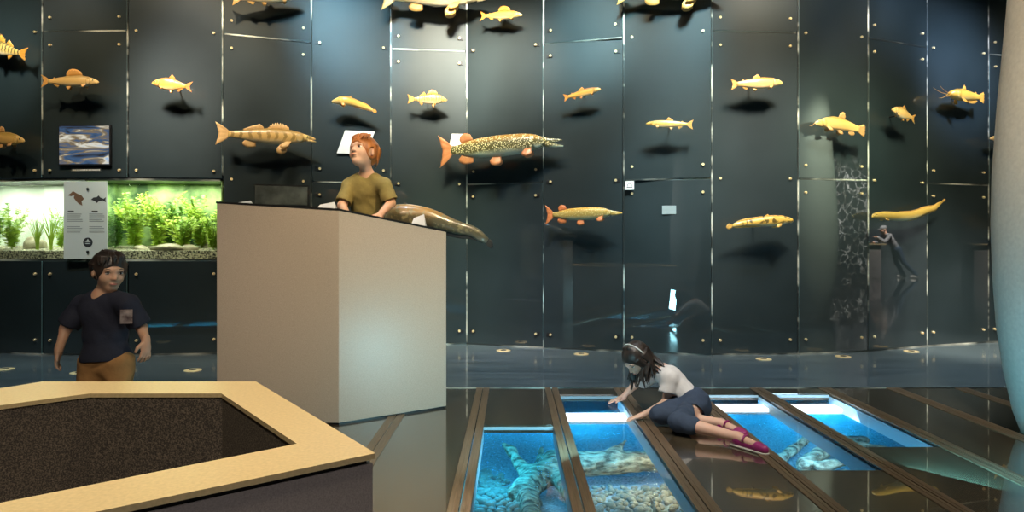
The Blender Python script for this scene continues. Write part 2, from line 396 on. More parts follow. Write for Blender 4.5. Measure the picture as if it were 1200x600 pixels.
# riverbed below
BZ = -.58
bm = bmesh.new(); nx, ny = 60, 60
bmesh.ops.create_grid(bm, x_segments=nx, y_segments=ny, size=1)
for v in bm.verts:
    v.co.x = 1.6 + v.co.x * 3.2; v.co.y = 5.2 + v.co.y * 2.8
    v.co.z = BZ + .05 * noise.noise(Vector((v.co.x * 1.3, v.co.y * 1.3, 0)))
bed = obj('riverbed', bm, M['bed'], smooth=True); tag(bed, kind='structure'); bed.name = 'floor_riverbed'
bm = bmesh.new()
for a, b in (((-1.7, 2.3, -.75), (-1.6, 8.1, -.05)), ((4.8, 2.3, -.75), (4.9, 8.1, -.05)), ((-1.7, 8.0, -.75), (4.9, 8.1, -.05)), ((-1.7, 2.2, -.75), (4.9, 2.3, -.05))): box(bm, a, b)
struct('wall_riverbed', bm, M['frame_blue'])
bm = bmesh.new(); box(bm, (-4.7, 3.8, -.3), (-3.4, 4.7, -.25)); o = struct('floor_basin', bm, M['bed'])
bm = bmesh.new(); bmesh.ops.create_grid(bm, x_segments=1, y_segments=1, size=1)
for v in bm.verts: v.co = Vector((1.6 + v.co.x * 3.18, 5.15 + v.co.y * 2.8, -.16))
tag(obj('water', bm, M['water']), 'clear rippled water over the riverbed beneath the floor windows', 'water', kind='stuff')
def floor_lamp(px0, px1, py, label):
    d = (CAMH + .06) * F / (py - HZ); a = (px0 - 600) / F * d; b = (px1 - 600) / F * d
    r = empty('light_box', ((a + b) / 2, d, -.1)); tag(r, label, 'light', 'light boxes under the floor windows')
    bm = bmesh.new(); box(bm, (a - (a + b) / 2, -.035, .012), (b - (a + b) / 2, .12, .035), .003); obj('diffuser', bm, M['tube'], r)
    bm = bmesh.new(); box(bm, (a - (a + b) / 2 - .01, -.045, 0), (b - (a + b) / 2 + .01, .13, .012)); obj('housing', bm, M['frame_blue'], r)
    lamp('AREA', ((a + b) / 2, d, -.12), ((a + b) / 2, d + .2, -.6), 4, (.1, .7, 1), .4, size_y=.12)
floor_lamp(662, 738, 488, 'white light box under the floor window beside the girl\'s hands')
floor_lamp(830, 902, 477, 'white light box in the floor window just behind the girl\'s hips')
floor_lamp(918, 985, 477, 'white light box in the rightmost lit floor window')

# ------------------------------------------------------------------ glass wall panels
me_stud = None
def stud_mesh():
    bm = bmesh.new(); n = 16
    prof = [(.0135, 0), (.0135, .014), (.011, .018), (.006, .018), (.0055, .012), (.0, .012)]
    rings = [[bm.verts.new((r * math.cos(2 * math.pi * k / n), -z, r * math.sin(2 * math.pi * k / n))) for k in range(n)] for r, z in prof[:-1]]
    for i in range(len(rings) - 1):
        for k in range(n): bm.faces.new((rings[i][k], rings[i][(k + 1) % n], rings[i + 1][(k + 1) % n], rings[i + 1][k]))
    bm.faces.new(rings[-1])
    me = bpy.data.meshes.new('standoff'); bm.normal_update(); bm.to_mesh(me); bm.free(); me.materials.append(M['brass']); return me
me_stud = stud_mesh()
bm = bmesh.new(); box(bm, (-.032, -.006, -.02), (.032, 0, .02), .002); me_plate = bpy.data.meshes.new('bracket'); bm.to_mesh(me_plate); bm.free(); me_plate.materials.append(M['black'])
def frame_at(i, s):
    a, b = WV[i], WV[i + 1]; d = (b - a).normalized(); p = a + d * s; return p, math.atan2(d.y, d.x), (b - a).length
def glass_panel(i, z0, z1, studs, label, s0=0, s1=None, plates=False, tilt=0, yaw=0, g='glass panels of the fish wall'):
    p, ang, Ln = frame_at(i, 0)
    if s1 is None: s1 = Ln
    gap = .009
    w_ = s1 - s0 - 2 * gap; mid = WV[i] + (WV[i + 1] - WV[i]).normalized() * (s0 + s1) / 2
    bm = bmesh.new(); vs = box(bm, (-w_ / 2, -.006, z0 + gap - (z0 + z1) / 2), (w_ / 2, .006, z1 - gap - (z0 + z1) / 2), .0015)
    me = bpy.data.meshes.new('glass_panel'); me.materials.append(M['panel']); me.materials.append(M['panel_edge'])
    bm.normal_update()
    for f in bm.faces: f.material_index = 0 if abs(f.normal.y) > .9 else 1
    bm.to_mesh(me); bm.free()
    o = bpy.data.objects.new('glass_panel', me); C.objects.link(o)
    o.location = (mid.x, mid.y, (z0 + z1) / 2); o.rotation_euler = (R(tilt), 0, ang + R(yaw)); tag(o, label, 'wall panel', g)
    for z in studs:
        for s in (-1, 1):
            c = bpy.data.objects.new('standoff', me_stud); C.objects.link(c); c.parent = o; c.location = (s * (w_ / 2 - .075), -.006, z - (z0 + z1) / 2)
            if plates:
                c.location.y = -.012
                q = bpy.data.objects.new('bracket', me_plate); C.objects.link(q); q.parent = c; q.location = (s * .012, .006, 0)
    return o
dz = .14
# column: (has seam at Z2?) labels bottom, top
LAB = {
 0: ('far left dark glass panel under the left aquarium', 'dark glass panel at the far left edge above the left aquarium'),
 1: (None, 'dark glass panel holding the small video screen', 'topmost dark glass panel above the grayling'),
 2: (None, 'tall dark glass panel behind the small rudd'),
 3: ('tall dark glass panel behind the zander above the plinth', 'topmost dark glass panel above the zander'),
 4: ('dark glass panel low down hidden by plinth and red-haired boy', 'tall blue-lit glass panel behind the red-haired boy\'s head'),
 5: ('tall glass panel between red-haired boy and the large pike\'s tail', 'topmost glass panel behind the large silver fish\'s fins'),
 6: ('lower glass panel just right of the catfish tail', 'tall pale-lit glass panel behind the spotted pike'),
 7: ('tall dark glass panel behind the slender lower pike', 'topmost glass panel above the small trout, left of centre seam'),
 8: ('lower glass panel directly behind the girl with a small white switch plate', 'tall teal glass panel behind the brown trout facing left'),
 9: ('tall dark glass panel behind the whitefish and the spotted burbot', 'topmost dark glass panel above the whitefish'),
 10: ('lower glass panel mirroring the branchy mural', 'tall dark glass panel behind the tench'),
 11: ('tall glass panel mirroring a person leaning on a counter', 'topmost glass panel mirroring the star-like lamp'),
 12: ('lower glass panel mirroring a pale floor patch', 'tall blue-lit glass panel behind the bullhead catfish'),
 13: ('tall narrow glass panel just left of the leaning pillar', 'topmost glass panel beside the leaning pillar'),
 14: ('lower glass panel hidden behind the leaning pillar', 'upper glass panel hidden behind the leaning pillar'),
}
random.seed(3)
for c in range(0, 15):
    i = c + 1; pl = c in (4, 5, 6, 7) 
    tl = random.uniform(-.2, .2); yw = random.uniform(-.4, .4)
    if c in (5, 10, 11, 12): tl = yw = 0
    if c in (7, 8): tl, yw = 0, {7: 3.3, 8: -4}[c]
    lb = LAB[c]
    if c in (0, 1, 2):
        glass_panel(i, 0, .96, [.15, .82], lb[0] or ('dark glass panel under the info board behind the dark-haired boy' if c == 1 else 'dark glass panel below the green aquarium beside the plinth'), tilt=tl)
        if c == 1:
            glass_panel(i, Z1, Z2, [Z1 + dz - .06, Z2 - dz], lb[1], tilt=tl, yaw=yw); glass_panel(i, Z2, ZT, [Z2 + dz], lb[2])
        else: glass_panel(i, Z1, ZT, [Z1 + dz - .06, Z2], lb[1], tilt=tl, yaw=yw)
    elif c % 2 == 0:
        glass_panel(i, 0, Z1, [.15, Z1 - dz], lb[0], plates=pl, tilt=tl, yaw=yw); glass_panel(i, Z1, ZT, [Z1 + dz, Z2], lb[1], plates=pl, tilt=tl, yaw=yw)
    else:
        glass_panel(i, 0, Z2, [.15, Z1, Z2 - dz], lb[0], plates=pl, tilt=tl, yaw=yw); glass_panel(i, Z2, ZT, [Z2 + dz], lb[1], plates=pl, tilt=tl)
for n, i in enumerate(range(2, 16)):       # metal strips in the joints, their broken shine put into the colour
    a = WV[i]; bm = bmesh.new(); z0 = 0 if i > 4 else 1.83
    box(bm, (a.x - .0065, a.y - .008, z0), (a.x + .0065, a.y + .03, ZT)); struct('trim_%d' % (20 + n), bm, M['chrome'])
for n, (i, z) in enumerate([(c + 1, Z2 if c % 2 else Z1) for c in range(1, 14) if c not in (2,)]):
    a, b = WV[i], WV[i + 1]; bm = bmesh.new(); d = (b - a).normalized(); nn = Vector((-d.y, d.x)); q = [a + nn * -.007 + d * .02, b + nn * -.007 - d * .02, b + nn * .03 - d * .02, a + nn * .03 + d * .02]
    prism(bm, [(v.x, v.y) for v in q], z - .0065, z + .0065); struct('trim_%d' % (40 + n), bm, M['chrome'])
bm = bmesh.new()
for i in range(1, len(WV) - 1):
    a, b = WV[i], WV[i + 1]; d = (b - a).normalized(); nn = Vector((-d.y, d.x)); q = [a - nn * .02, b - nn * .02, b + nn * .05, a + nn * .05]; prism(bm, [(v.x, v.y) for v in q], 0, .012)
struct('baseboard_back', bm, M['chrome'])

# small things fixed on the wall
def on_wall(name, px, py, wpx, hpx, off=.012, th=.01, mtl=None, label='', cat='', bev=.002, skew=0):
    d = wall_depth(px); i = max(k for k in range(len(SEAM)) if SEAM[k][0] <= px); dd = (WV[i + 1] - WV[i]).normalized(); ang = math.atan2(dd.y, dd.x)
    p = P(px, py, d - off); s = d / F; W, H = wpx * s, hpx * s
    bm = bmesh.new(); box(bm, (-W / 2, -th, -H / 2), (W / 2, 0, H / 2), bev)
    if skew:
        for v in bm.verts: v.co.x += skew * v.co.z
    o = obj(name, bm, mtl); o.location = p; o.rotation_euler = (0, 0, ang); tag(o, label, cat); return o, W, H
# video screen
m = mat('screen_picture', (.01, .01, .01), .2); v = coords(m, 'Generated', (1.0, 1, 3.4)); n1 = N(m, 'ShaderNodeTexNoise', Scale=1.6, Detail=6.0, Distortion=1.2); L_(m, v, n1.inputs['Vector'])
col = ramp(m, n1.outputs[0], [(.30, (.02, .02, .025)), (.45, (.05, .11, .22)), (.53, (.22, .16, .08)), (.62, (.75, .72, .6)), (.75, (.3, .5, .8))])
L_(m, col, bsdf(m).inputs['Emission Color']); bsdf(m).inputs['Emission Strength'].default_value = .9
o, W, H = on_wall('video_screen', 101, 170.5, 62, 47, .008, .03, M['black'], 'small glowing video screen set in the dark glass above the info board', 'screen')
bm = bmesh.new(); box(bm, (-W / 2 + .012, -.033, -H / 2 + .012), (W / 2 - .012, -.0295, H / 2 - .012)); obj('display', bm, m, o)
bm = bmesh.new()
x = -.15
while x < .15:
    wd = random.uniform(.008, .02); box(bm, (x, -.0105, -H / 2 - .055), (min(x + wd, .15), -.0095, -H / 2 - .040)); x += wd + .005
cap, _, _ = on_wall('caption_plate', 101, 199, 36, 5, .007, .003, M['dark_img'], 'narrow caption strip right beneath the video screen', 'caption')
bm2 = bmesh.new(); x = -.14
while x < .14:
    wd = random.uniform(.006, .016); box(bm2, (x, -.0045, -.008), (min(x + wd, .145), -.003, .008)); x += wd + .004
obj('lettering', bm2, M['white'], cap); bm.free()
M['grey'] = mat('grey_plate', (.22, .26, .27), .4)
o, W, H = on_wall('label_plate', 417, 167, 34, 27, .03, .006, M['white'], 'white slanted label plate behind the red-haired boy\'s head', 'label', skew=.35)
o, W, H = on_wall('label_plate', 535, 164, 14, 14, .03, .006, M['white'], 'small white label plate behind the spotted pike\'s tail', 'label', skew=.2)
o, W, H = on_wall('wall_picture', 330, 229, 58, 22, .015, .02, M['dark_img'], 'dark framed picture low on the wall behind the plinth', 'picture')
bm = bmesh.new(); box(bm, (-W / 2 - .01, -.022, H / 2), (W / 2 + .01, 0, H / 2 + .012)); obj('frame_edge', bm, M['black'], o)
o, W, H = on_wall('switch_plate', 738, 217.5, 10, 10, .012, .012, M['white'], 'small white square switch plate on the seam above the girl', 'switch')
bm = bmesh.new(); tube(bm, [(-.02, -.013, -.012), (-.02, -.013, .01), (0, -.013, .022), (.02, -.013, .01), (.02, -.013, -.012)], .003, 6); box(bm, (-.03, -.0145, -.022), (.03, -.012, -.016)); obj('symbol', bm, M['black'], o)
o, W, H = on_wall('small_plaque', 784, 246, 16, 10, .012, .004, M['grey'], 'small grey plaque on the glass above the girl, right of the switch plate', 'plaque')

# info board with drawings and text lines
p0, p1 = 75, 126; d = wall_depth(100) - .05
bd = empty('info_board', P(100.5, 258, d)); bd.rotation_euler = (0, 0, .0)
tag(bd, 'pale grey info board with crayfish and fish drawings between the two aquariums', 'sign')
s = d / F; W = 51 * s; H = 91 * s
M['board'] = mat('board_face', (.55, .62, .60), .45)
bm = bmesh.new(); box(bm, (-W / 2, -.006, -H / 2), (W / 2, .006, H / 2), .002); obj('board', bm, M['board'], bd)
M['ink'] = mat('printed_ink', (.03, .035, .04), .6); M['inkb'] = mat('brown_ink', (.16, .09, .05), .6); M['inkg'] = mat('grey_ink', (.22, .26, .26), .6)
def plate(pts, y=-.0075, th=.0015):
    b = bmesh.new(); v0 = [b.verts.new((x, y, z)) for x, z in pts]; v1 = [b.verts.new((x, y + th, z)) for x, z in pts]; n = len(pts)
    b.faces.new(v0); b.faces.new(v1[::-1])
    for i in range(n): b.faces.new((v0[i], v1[i], v1[(i + 1) % n], v0[(i + 1) % n]))
    return b
def q(px, py): return ((px - 100.5) * s, (258 - py) * s)
pts = [q(*t) for t in ((80, 229), (84, 230), (88, 228), (87, 232), (90, 236), (93, 239), (97, 241), (96, 236), (99, 233), (96, 229), (91, 227), (86, 224), (84, 226))]
obj('crayfish_drawing', plate(pts), M['inkb'], bd)
pts = [q(*t) for t in ((107, 234), (110, 231.5), (114, 231), (116, 229), (118, 231.5), (122, 233), (124.5, 231), (124, 234), (124.5, 237), (121, 235), (116, 236), (114, 238), (112, 236))]
obj('fish_drawing', plate(pts), M['ink'], bd)
for cx, yy in ((84, 247), (112, 247)):
    bm = bmesh.new(); a = q(cx - 4, yy); b = q(cx + 3, yy + 1.4); box(bm, (a[0], -.0075, b[1]), (b[0], -.006, a[1])); obj('heading', bm, M['ink'], bd)
for cx in (79, 105):
    bm = bmesh.new(); yy = 250.5; n = 0
    while yy < 273:
        if n not in (5, 6):
            a = q(cx, yy); b = q(cx + random.uniform(15, 18.5), yy + .8); box(bm, (a[0], -.0072, b[1]), (b[0], -.006, a[1]))
        yy += 2.1; n += 1
    obj('text_block', bm, M['inkg'], bd)
bm = bmesh.new(); ctr = q(103.5, 284); lathe(bm, [(.048, 0), (.048, .0015)], n=32)
for v in bm.verts: v.co = Vector((ctr[0] + v.co.x, -.0075 + v.co.z, ctr[1] + v.co.y))
lg = obj('round_logo', bm, M['ink'], bd)
obj('logo_wave', plate([(ctr[0] - .034, ctr[1] + .008), (ctr[0] - .012, ctr[1] + .014), (ctr[0], ctr[1] + .036), (ctr[0] + .012, ctr[1] + .014), (ctr[0] + .034, ctr[1] + .008), (ctr[0] + .01, ctr[1] + .002), (ctr[0] - .01, ctr[1] + .002)], -.009), M['board'], bd)
obj('logo_wave', plate([(ctr[0] - .03, ctr[1] - .008), (ctr[0] + .03, ctr[1] - .008), (ctr[0] + .02, ctr[1] - .016), (ctr[0] - .02, ctr[1] - .016)], -.009), M['board'], bd)
for yy in (221.5, 295):
    bm = bmesh.new(); a = q(103.5, yy); lathe(bm, [(.012, 0), (.012, .01), (.006, .012)], n=14)
    for v in bm.verts: v.co = Vector((a[0] + v.co.x, -.006 - v.co.z, a[1] + v.co.y))
    bmesh.ops.reverse_faces(bm, faces=bm.faces); obj('standoff', bm, M['black'], bd)

# ------------------------------------------------------------------ aquariums
TZ0, TZ1 = .97, 1.775
M['leaf'] = mat('plant_leaf', (.3, .5, .04), .5); bsdf(M['leaf']).inputs['Transmission Weight'].default_value = 0
noisy(M['leaf'], (.16, .34, .02), (.55, .70, .08), 5, 3)
M['leafd'] = mat('plant_leaf_dark', (.1, .3, .03), .5); noisy(M['leafd'], (.05, .17, .02), (.22, .42, .05), 6, 3)
M['gravel'] = mat('tank_gravel', (.3, .28, .2), .8); vor = noisy(M['gravel'], (.03, .03, .02), (.62, .60, .42), 55, 3, bump=.6, lo=.4, hi=.6)
M['tankbackL'] = mat('pale_back_panel', (.80, .86, .80), .6); noisy(M['tankbackL'], (.62, .72, .62), (.9, .95, .9), 1.4, 2)
M['tankbackR'] = mat('green_back_panel', (.25, .42, .15), .6); noisy(M['tankbackR'], (.04, .10, .03), (.42, .62, .22), 4, 6, lo=.4, hi=.65)
M['tankframe'] = mat('tank_frame', (.03, .035, .035), .4, .5)
def aquarium(pxs, label, backm):
    pts = [Vector(((p - 600) / F * wall_depth(p), wall_depth(p))) for p in pxs]
    base = pts[0].lerp(pts[-1], .5); dep = .55
    r = empty('aquarium', (base.x, base.y, 0)); tag(r, label, 'aquarium')
    def loc(bm):
        for v in bm.verts: v.co -= Vector((base.x, base.y, 0))
        return bm
    f = [(p.x, p.y + .02) for p in pts]; g = [(p.x, p.y + dep) for p in pts][::-1]
    bm = bmesh.new(); prism(bm, f + g, TZ0 - .02, TZ0); obj('tank_floor', loc(bm), M['tankframe'], r)
    bm = bmesh.new(); prism(bm, f + g, TZ1 - .0, TZ1 + .02); obj('tank_lid', loc(bm), M['tankframe'], r)
    bm = bmesh.new(); gg = g[::-1]; prism(bm, gg + [(x, y + .02) for x, y in g], TZ0, TZ1); obj('back_panel', loc(bm), backm, r)
    for a, b, e in ((f[0], gg[0], -1), (f[-1], gg[-1], 1)):
        bm = bmesh.new(); prism(bm, [a, b, (b[0] + e * .012, b[1]), (a[0] + e * .012, a[1])][::e], TZ0, TZ1); obj('side_panel', loc(bm), backm, r)
    bm = bmesh.new()
    for a, b in zip(f[:-1], f[1:]): prism(bm, [a, b, (b[0], b[1] + .008), (a[0], a[1] + .008)], TZ0, TZ1)
    obj('front_glass', loc(bm), M['tankglass'], r)
    bm = bmesh.new()
    prism(bm, [(x, y + .012) for x, y in f] + [(x, y - .012) for x, y in g], TZ0, lambda x, y: TZ0 + .085 + (.05 if y > base.y + .3 else 0))
    obj('gravel', loc(bm), M['gravel'], r)
    bm = bmesh.new()
    for z in (TZ0 - .012, TZ1):
        for a, b in zip(f[:-1], f[1:]): prism(bm, [(a[0], a[1] - .015), (b[0], b[1] - .015), b, a], z - .008, z + .014)
    obj('front_rail', loc(bm), M['chrome'], r)
    return base
aquarium([-58, 50, 100], 'left aquarium with pale back and soft green plants at the frame edge', M['tankbackL'])
aquarium([101.5, 150, 258], 'right aquarium packed with yellow-green plants beside the tan plinth', M['tankbackR'])
for px, pw in ((-15, 22), (30, 26), (75, 16), (140, 20), (185, 26), (232, 26)):
    dd = wall_depth(px); p = P(px, 215, dd + .25)
    lamp('AREA', (p.x, p.y, TZ1 - .03), (p.x, p.y + .05, TZ0), pw * .26, (.95, 1, .8), .3)
def frond_plant(px, off, h, label, mtl, n=34, spread=.16, leaf=.035, stem_n=9, z0=TZ0 + .08):
    dd = wall_depth(px) + off; x = (px - 600) / F * dd
    r = empty('water_plant', (x, dd, z0)); tag(r, label, 'aquatic plant', 'plants in the aquariums')
    bs = bmesh.new(); bl = bmesh.new()
    for s_ in range(stem_n):
        a = random.uniform(0, 6.28); q_ = random.uniform(.3, 1) * spread; hh = h * random.uniform(.65, 1)
        pts = []
        for k in range(8):
            t = k / 7; pts.append(Vector((math.cos(a) * q_ * t ** 1.6, math.sin(a) * q_ * .45 * t ** 1.6, hh * t - .06 * t ** 3)))
        tube(bs, pts, [.003 - .0002 * k for k in range(8)], 5)
        for k in range(n):
            t = random.uniform(.12, 1); f_ = t * 7; i = min(6, int(f_)); p = pts[i].lerp(pts[i + 1], f_ - i)
            b = random.uniform(0, 6.28); l = leaf * random.uniform(.6, 1.2) * (1.15 - .5 * t)
            dr = Vector((math.cos(b), math.sin(b) * .8, random.uniform(-.2, .7))).normalized(); sd = dr.orthogonal().normalized() * l * .13
            v = [bl.verts.new(p), bl.verts.new(p + dr * l * .5 + sd), bl.verts.new(p + dr * l), bl.verts.new(p + dr * l * .5 - sd)]; bl.faces.new(v)
    obj('stem', bs, mtl, r); obj('foliage', bl, mtl, r)
def blade_plant(px, off, h, label, n=22):
    dd = wall_depth(px) + off; x = (px - 600) / F * dd
    r = empty('water_plant', (x, dd, TZ0 + .08)); tag(r, label, 'aquatic plant', 'plants in the aquariums')
    bl = bmesh.new()
    for k in range(n):
        a = random.uniform(0, 6.28); sp_ = random.uniform(.05, .14); hh = h * random.uniform(.6, 1); w_ = .006; vs = []
        for j in range(7):
            t = j / 6; c = Vector((math.cos(a) * sp_ * t * t + .01 * math.sin(k), math.sin(a) * sp_ * .5 * t * t, hh * t)); ww = w_ * (1 - t * .85)
            vs.append((bl.verts.new(c + Vector((ww, 0, 0))), bl.verts.new(c - Vector((ww, .003, 0)))))
        for j in range(6): bl.faces.new((vs[j][0], vs[j][1], vs[j + 1][1], vs[j + 1][0]))
    obj('blades', bl, M['leaf'], r)
frond_plant(-8, .2, 0.58, 'olive bushy water plant cut by the left frame edge', M['leafd'], 68, 0.30, 0.062, 12)
frond_plant(14, .18, 0.53, 'bushy rounded water plant left of the tank divider', M['leaf'], 78, 0.30, 0.056, 14)
blade_plant(44, .15, .34, 'grassy blade plant just left of the tank divider')
blade_plant(60, .14, .42, 'grassy blade plant between tank divider and info board')
frond_plant(72, .3, 0.58, 'feathery water plant half behind the info board', M['leaf'], 68, 0.18, 0.050)
frond_plant(135, .3, 0.63, 'dark leafy water plant right beside the info board', M['leafd'], 85, 0.24, 0.062, 12)
frond_plant(158, .22, 0.69, 'tall yellow-green water plant above the dark-haired boy', M['leaf'], 102, 0.33, 0.069, 14)
frond_plant(186, .33, 0.71, 'tallest feathery water plant in the middle of the right aquarium', M['leaf'], 102, 0.38, 0.069, 16)
frond_plant(214, .16, 0.48, 'low bright water plant behind the flat tank stone', M['leaf'], 102, 0.33, 0.062, 14)
frond_plant(236, .28, 0.65, 'drooping bright water plant near the right aquarium end', M['leaf'], 102, 0.30, 0.069, 14)
frond_plant(250, .14, 0.42, 'short bright water plant against the plinth-side tank end', M['leaf'], 85, 0.18, 0.056, 12)
frond_plant(203, .4, 0.63, 'dark water plant at the back of the right aquarium', M['leafd'], 102, 0.45, 0.075, 16)
M['stone'] = mat('tank_stone', (.42, .38, .28), .6); noisy(M['stone'], (.30, .27, .18), (.60, .56, .42), 9, 5, bump=.4)
def rock(name, c, r, mtl, label, cat, group=None, seed=1, sub=3):
    bm = bmesh.new(); bmesh.ops.create_icosphere(bm, subdivisions=sub, radius=1)
    for v in bm.verts:
        n_ = noise.noise(v.co * 1.1 + Vector((seed * 3.1, 0, 0))); v.co = Vector((v.co.x * r[0], v.co.y * r[1], v.co.z * r[2])) * (1 + .28 * n_)
    o = obj(name, bm, mtl, smooth=True); o.location = c; tag(o, label, cat, group); return o
for px, off, r, lb in ((197, .1, (.17, .08, .045), 'long flat stone on the gravel of the right aquarium'), (222, .12, (.09, .06, .04), 'smaller rounded stone right of the flat tank stone'),
                       (40, .32, (.12, .08, .09), 'reddish stone beneath the plants of the left aquarium'), (165, .2, (.07, .05, .035), 'small stone left of the flat tank stone'), (247, .3, (.08, .06, .07), 'upright stone at the plinth end of the right aquarium')):
    dd = wall_depth(px) + off
    rock('tank_stone', ((px - 600) / F * dd, dd, TZ0 + .085 + r[2] * .6), r, M['stone'], lb, 'stone', 'stones in the aquariums', px)

# ------------------------------------------------------------------ basin in the foreground
RZ = .70; drop = CAMH - RZ
def G(px, py, z=RZ):
    d_ = (CAMH - z) * F / (py - HZ); return ((px - 600) / F * d_, d_)
A_, B_, C_ = G(50, 447), G(300, 447), G(440, 531)
outer = [A_, (-2.0, 1.36), (-1.62, .62), (-1.25, .70), C_, B_]
inner = [G(105, 461), (-1.80, 1.50), (-1.50, .82), (-1.24, .87), G(348, 520), G(259.5, 461)]
root = empty('open_basin', (-1.1, 1.5, 0)); tag(root, 'large angular open basin with golden rim and dark speckled lining in the foreground', 'basin')
bm = bmesh.new(); n = 6
vo = [[bm.verts.new((x, y, z)) for x, y in outer] for z in (RZ - .012, RZ)]; vi = [[bm.verts.new((x, y, z)) for x, y in inner] for z in (RZ - .012, RZ)]
for i in range(n):
    j = (i + 1) % n
    bm.faces.new((vo[1][i], vo[1][j], vi[1][j], vi[1][i])); bm.faces.new((vo[0][j], vo[0][i], vi[0][i], vi[0][j]))
    bm.faces.new((vo[0][i], vo[0][j], vo[1][j], vo[1][i])); bm.faces.new((vi[0][j], vi[0][i], vi[1][i], vi[1][j]))
bmesh.ops.recalc_face_normals(bm, faces=bm.faces)
def inset(poly, k):
    cx = sum(p[0] for p in poly) / len(poly); cy = sum(p[1] for p in poly) / len(poly)
    return [(x + (cx - x) * k, y + (cy - y) * k) for x, y in poly]
rimo = obj('rim', bm, M['rim'], root)
def shell(name, poly, z0, z1, m, flip=False, th=.01):
    bm = bmesh.new(); po = inset(poly, th); 
    a0 = [bm.verts.new((x, y, z0)) for x, y in poly]; a1 = [bm.verts.new((x, y, z1)) for x, y in poly]
    b0 = [bm.verts.new((x, y, z0)) for x, y in po]; b1 = [bm.verts.new((x, y, z1)) for x, y in po]
    for i in range(len(poly)):
        j = (i + 1) % len(poly)
        bm.faces.new((a0[i], a0[j], a1[j], a1[i])); bm.faces.new((b0[j], b0[i], b1[i], b1[j])); bm.faces.new((a1[i], a1[j], b1[j], b1[i])); bm.faces.new((a0[j], a0[i], b0[i], b0[j]))
    bmesh.ops.recalc_face_normals(bm, faces=bm.faces); return obj(name, bm, m, root)
shell('shadow_gap', inset(outer, .02), RZ - .022, RZ - .012, M['black'])
shell('outer_wall', inset(outer, .006), 0, RZ - .022, M['basin'])
sh = shell('inner_lining', inset(inner, -.012), .1, RZ - .006, M['speckle'], th=.008)
bm = bmesh.new(); prism(bm, inset(inner, -.006), .09, .1); obj('bottom_plate', bm, M['speckle'], root)
rehang(root, (-1.1, 1.5, 0)); 

# ------------------------------------------------------------------ tan plinth
def gp(px, py): return G(px, py, 0)
Cc, Rr = gp(397, 498), gp(523, 478); Ll = ((254 - 600) / F * 4.32, 4.32)
zt = lambda x, y: 1.408 - .071 * (x - Ll[0]) - .19 * (y - 4.3)
poly = [Ll, Cc, Rr, (Rr[0] - .05, 4.95), (-.75, 4.80), (-1.1, 4.62), (-1.86, 4.62)]
root = empty('display_plinth', (-1.1, 4.5, 0)); tag(root, 'tall tan faceted plinth with sloping top in front of the red-haired boy', 'plinth')
bm = bmesh.new(); prism(bm, poly, .012, lambda x, y: zt(x, y) - .012); bmesh.ops.recalc_face_normals(bm, faces=bm.faces); b_ = obj('body', bm, M['plinth'], root)
md = b_.modifiers.new('b', 'BEVEL'); md.width = .003; md.segments = 2
bm = bmesh.new(); prism(bm, inset(poly, -.006), lambda x, y: zt(x, y) - .012, zt); bmesh.ops.recalc_face_normals(bm, faces=bm.faces); obj('top_plate', bm, M['black'], root)
bm = bmesh.new(); prism(bm, inset(poly, .02), 0, .012); bmesh.ops.recalc_face_normals(bm, faces=bm.faces); obj('plinth_base', bm, M['black'], root)
rehang(root, (-1.1, 4.5, 0))
M['paper'] = mat('folded_paper', (.55, .60, .70), .4)
def card(px0, px1, py, dd, lb, h):
    a = P(px0, py, dd); b = P(px1, py, dd); bm = bmesh.new()
    ww = (b - a).length; z0 = zt((a.x + b.x) / 2, dd) + .001; top = h
    pts = [(-ww / 2, -.03, 0), (ww / 2, -.03, 0), (ww * .35, 0, top), (-ww * .25, 0, top * .75), (-ww / 2, .05, 0), (ww / 2, .05, 0)]
    v = [bm.verts.new(p) for p in pts]
    for f in ((0, 1, 2, 3), (3, 2, 5, 4), (0, 3, 4), (1, 5, 2), (0, 4, 5, 1)): bm.faces.new([v[i] for i in f])
    bmesh.ops.recalc_face_normals(bm, faces=bm.faces)
    o = obj('folded_card', bm, M['paper'], smooth=False); o.location = ((a.x + b.x) / 2, dd, z0); tag(o, lb, 'card', 'folded reading cards on the plinth')
card(368, 396, 240, 4.45, 'folded silvery card on the plinth, left of the red-haired boy', .075)
card(270, 298, 238, 4.5, 'flat folded silvery card at the plinth\'s left end', .055)
card(480, 500, 250, 4.78, 'folded silvery card on the plinth, right of the red-haired boy', .11)

# platform for the boy behind the plinth
bm = bmesh.new(); box(bm, (-1.55, 4.84, 0), (-.78, 5.3, .60), .004); box(bm, (-1.55, 5.3, 0), (-.78, 5.6, .3), .004)
tag(obj('step_platform', bm, M['basin']), 'grey two-step platform behind the plinth that the red-haired boy stands on', 'platform')

# ------------------------------------------------------------------ leaning pillar at the right
def pillar(cx, cy, label, dx=0):
    bm = bmesh.new()
    prof = [(.26, 0), (.30, .12), (.345, .35), (.38, .62), (.40, .95), (.408, 1.25), (.402, 1.56), (.375, 2.0), (.33, 2.55), (.29, 3.2), (.26, 4.0), (.25, CE - .01)]
    lathe(bm, prof, (0, 0), 48); o = obj('bulging_pillar', bm, M['pillar'], smooth=True); o.location = (cx, cy, 0.004); tag(o, label, 'pillar'); return o
pillar(3.30, 4.0, 'bulging pale plaster pillar cut by the right frame edge')
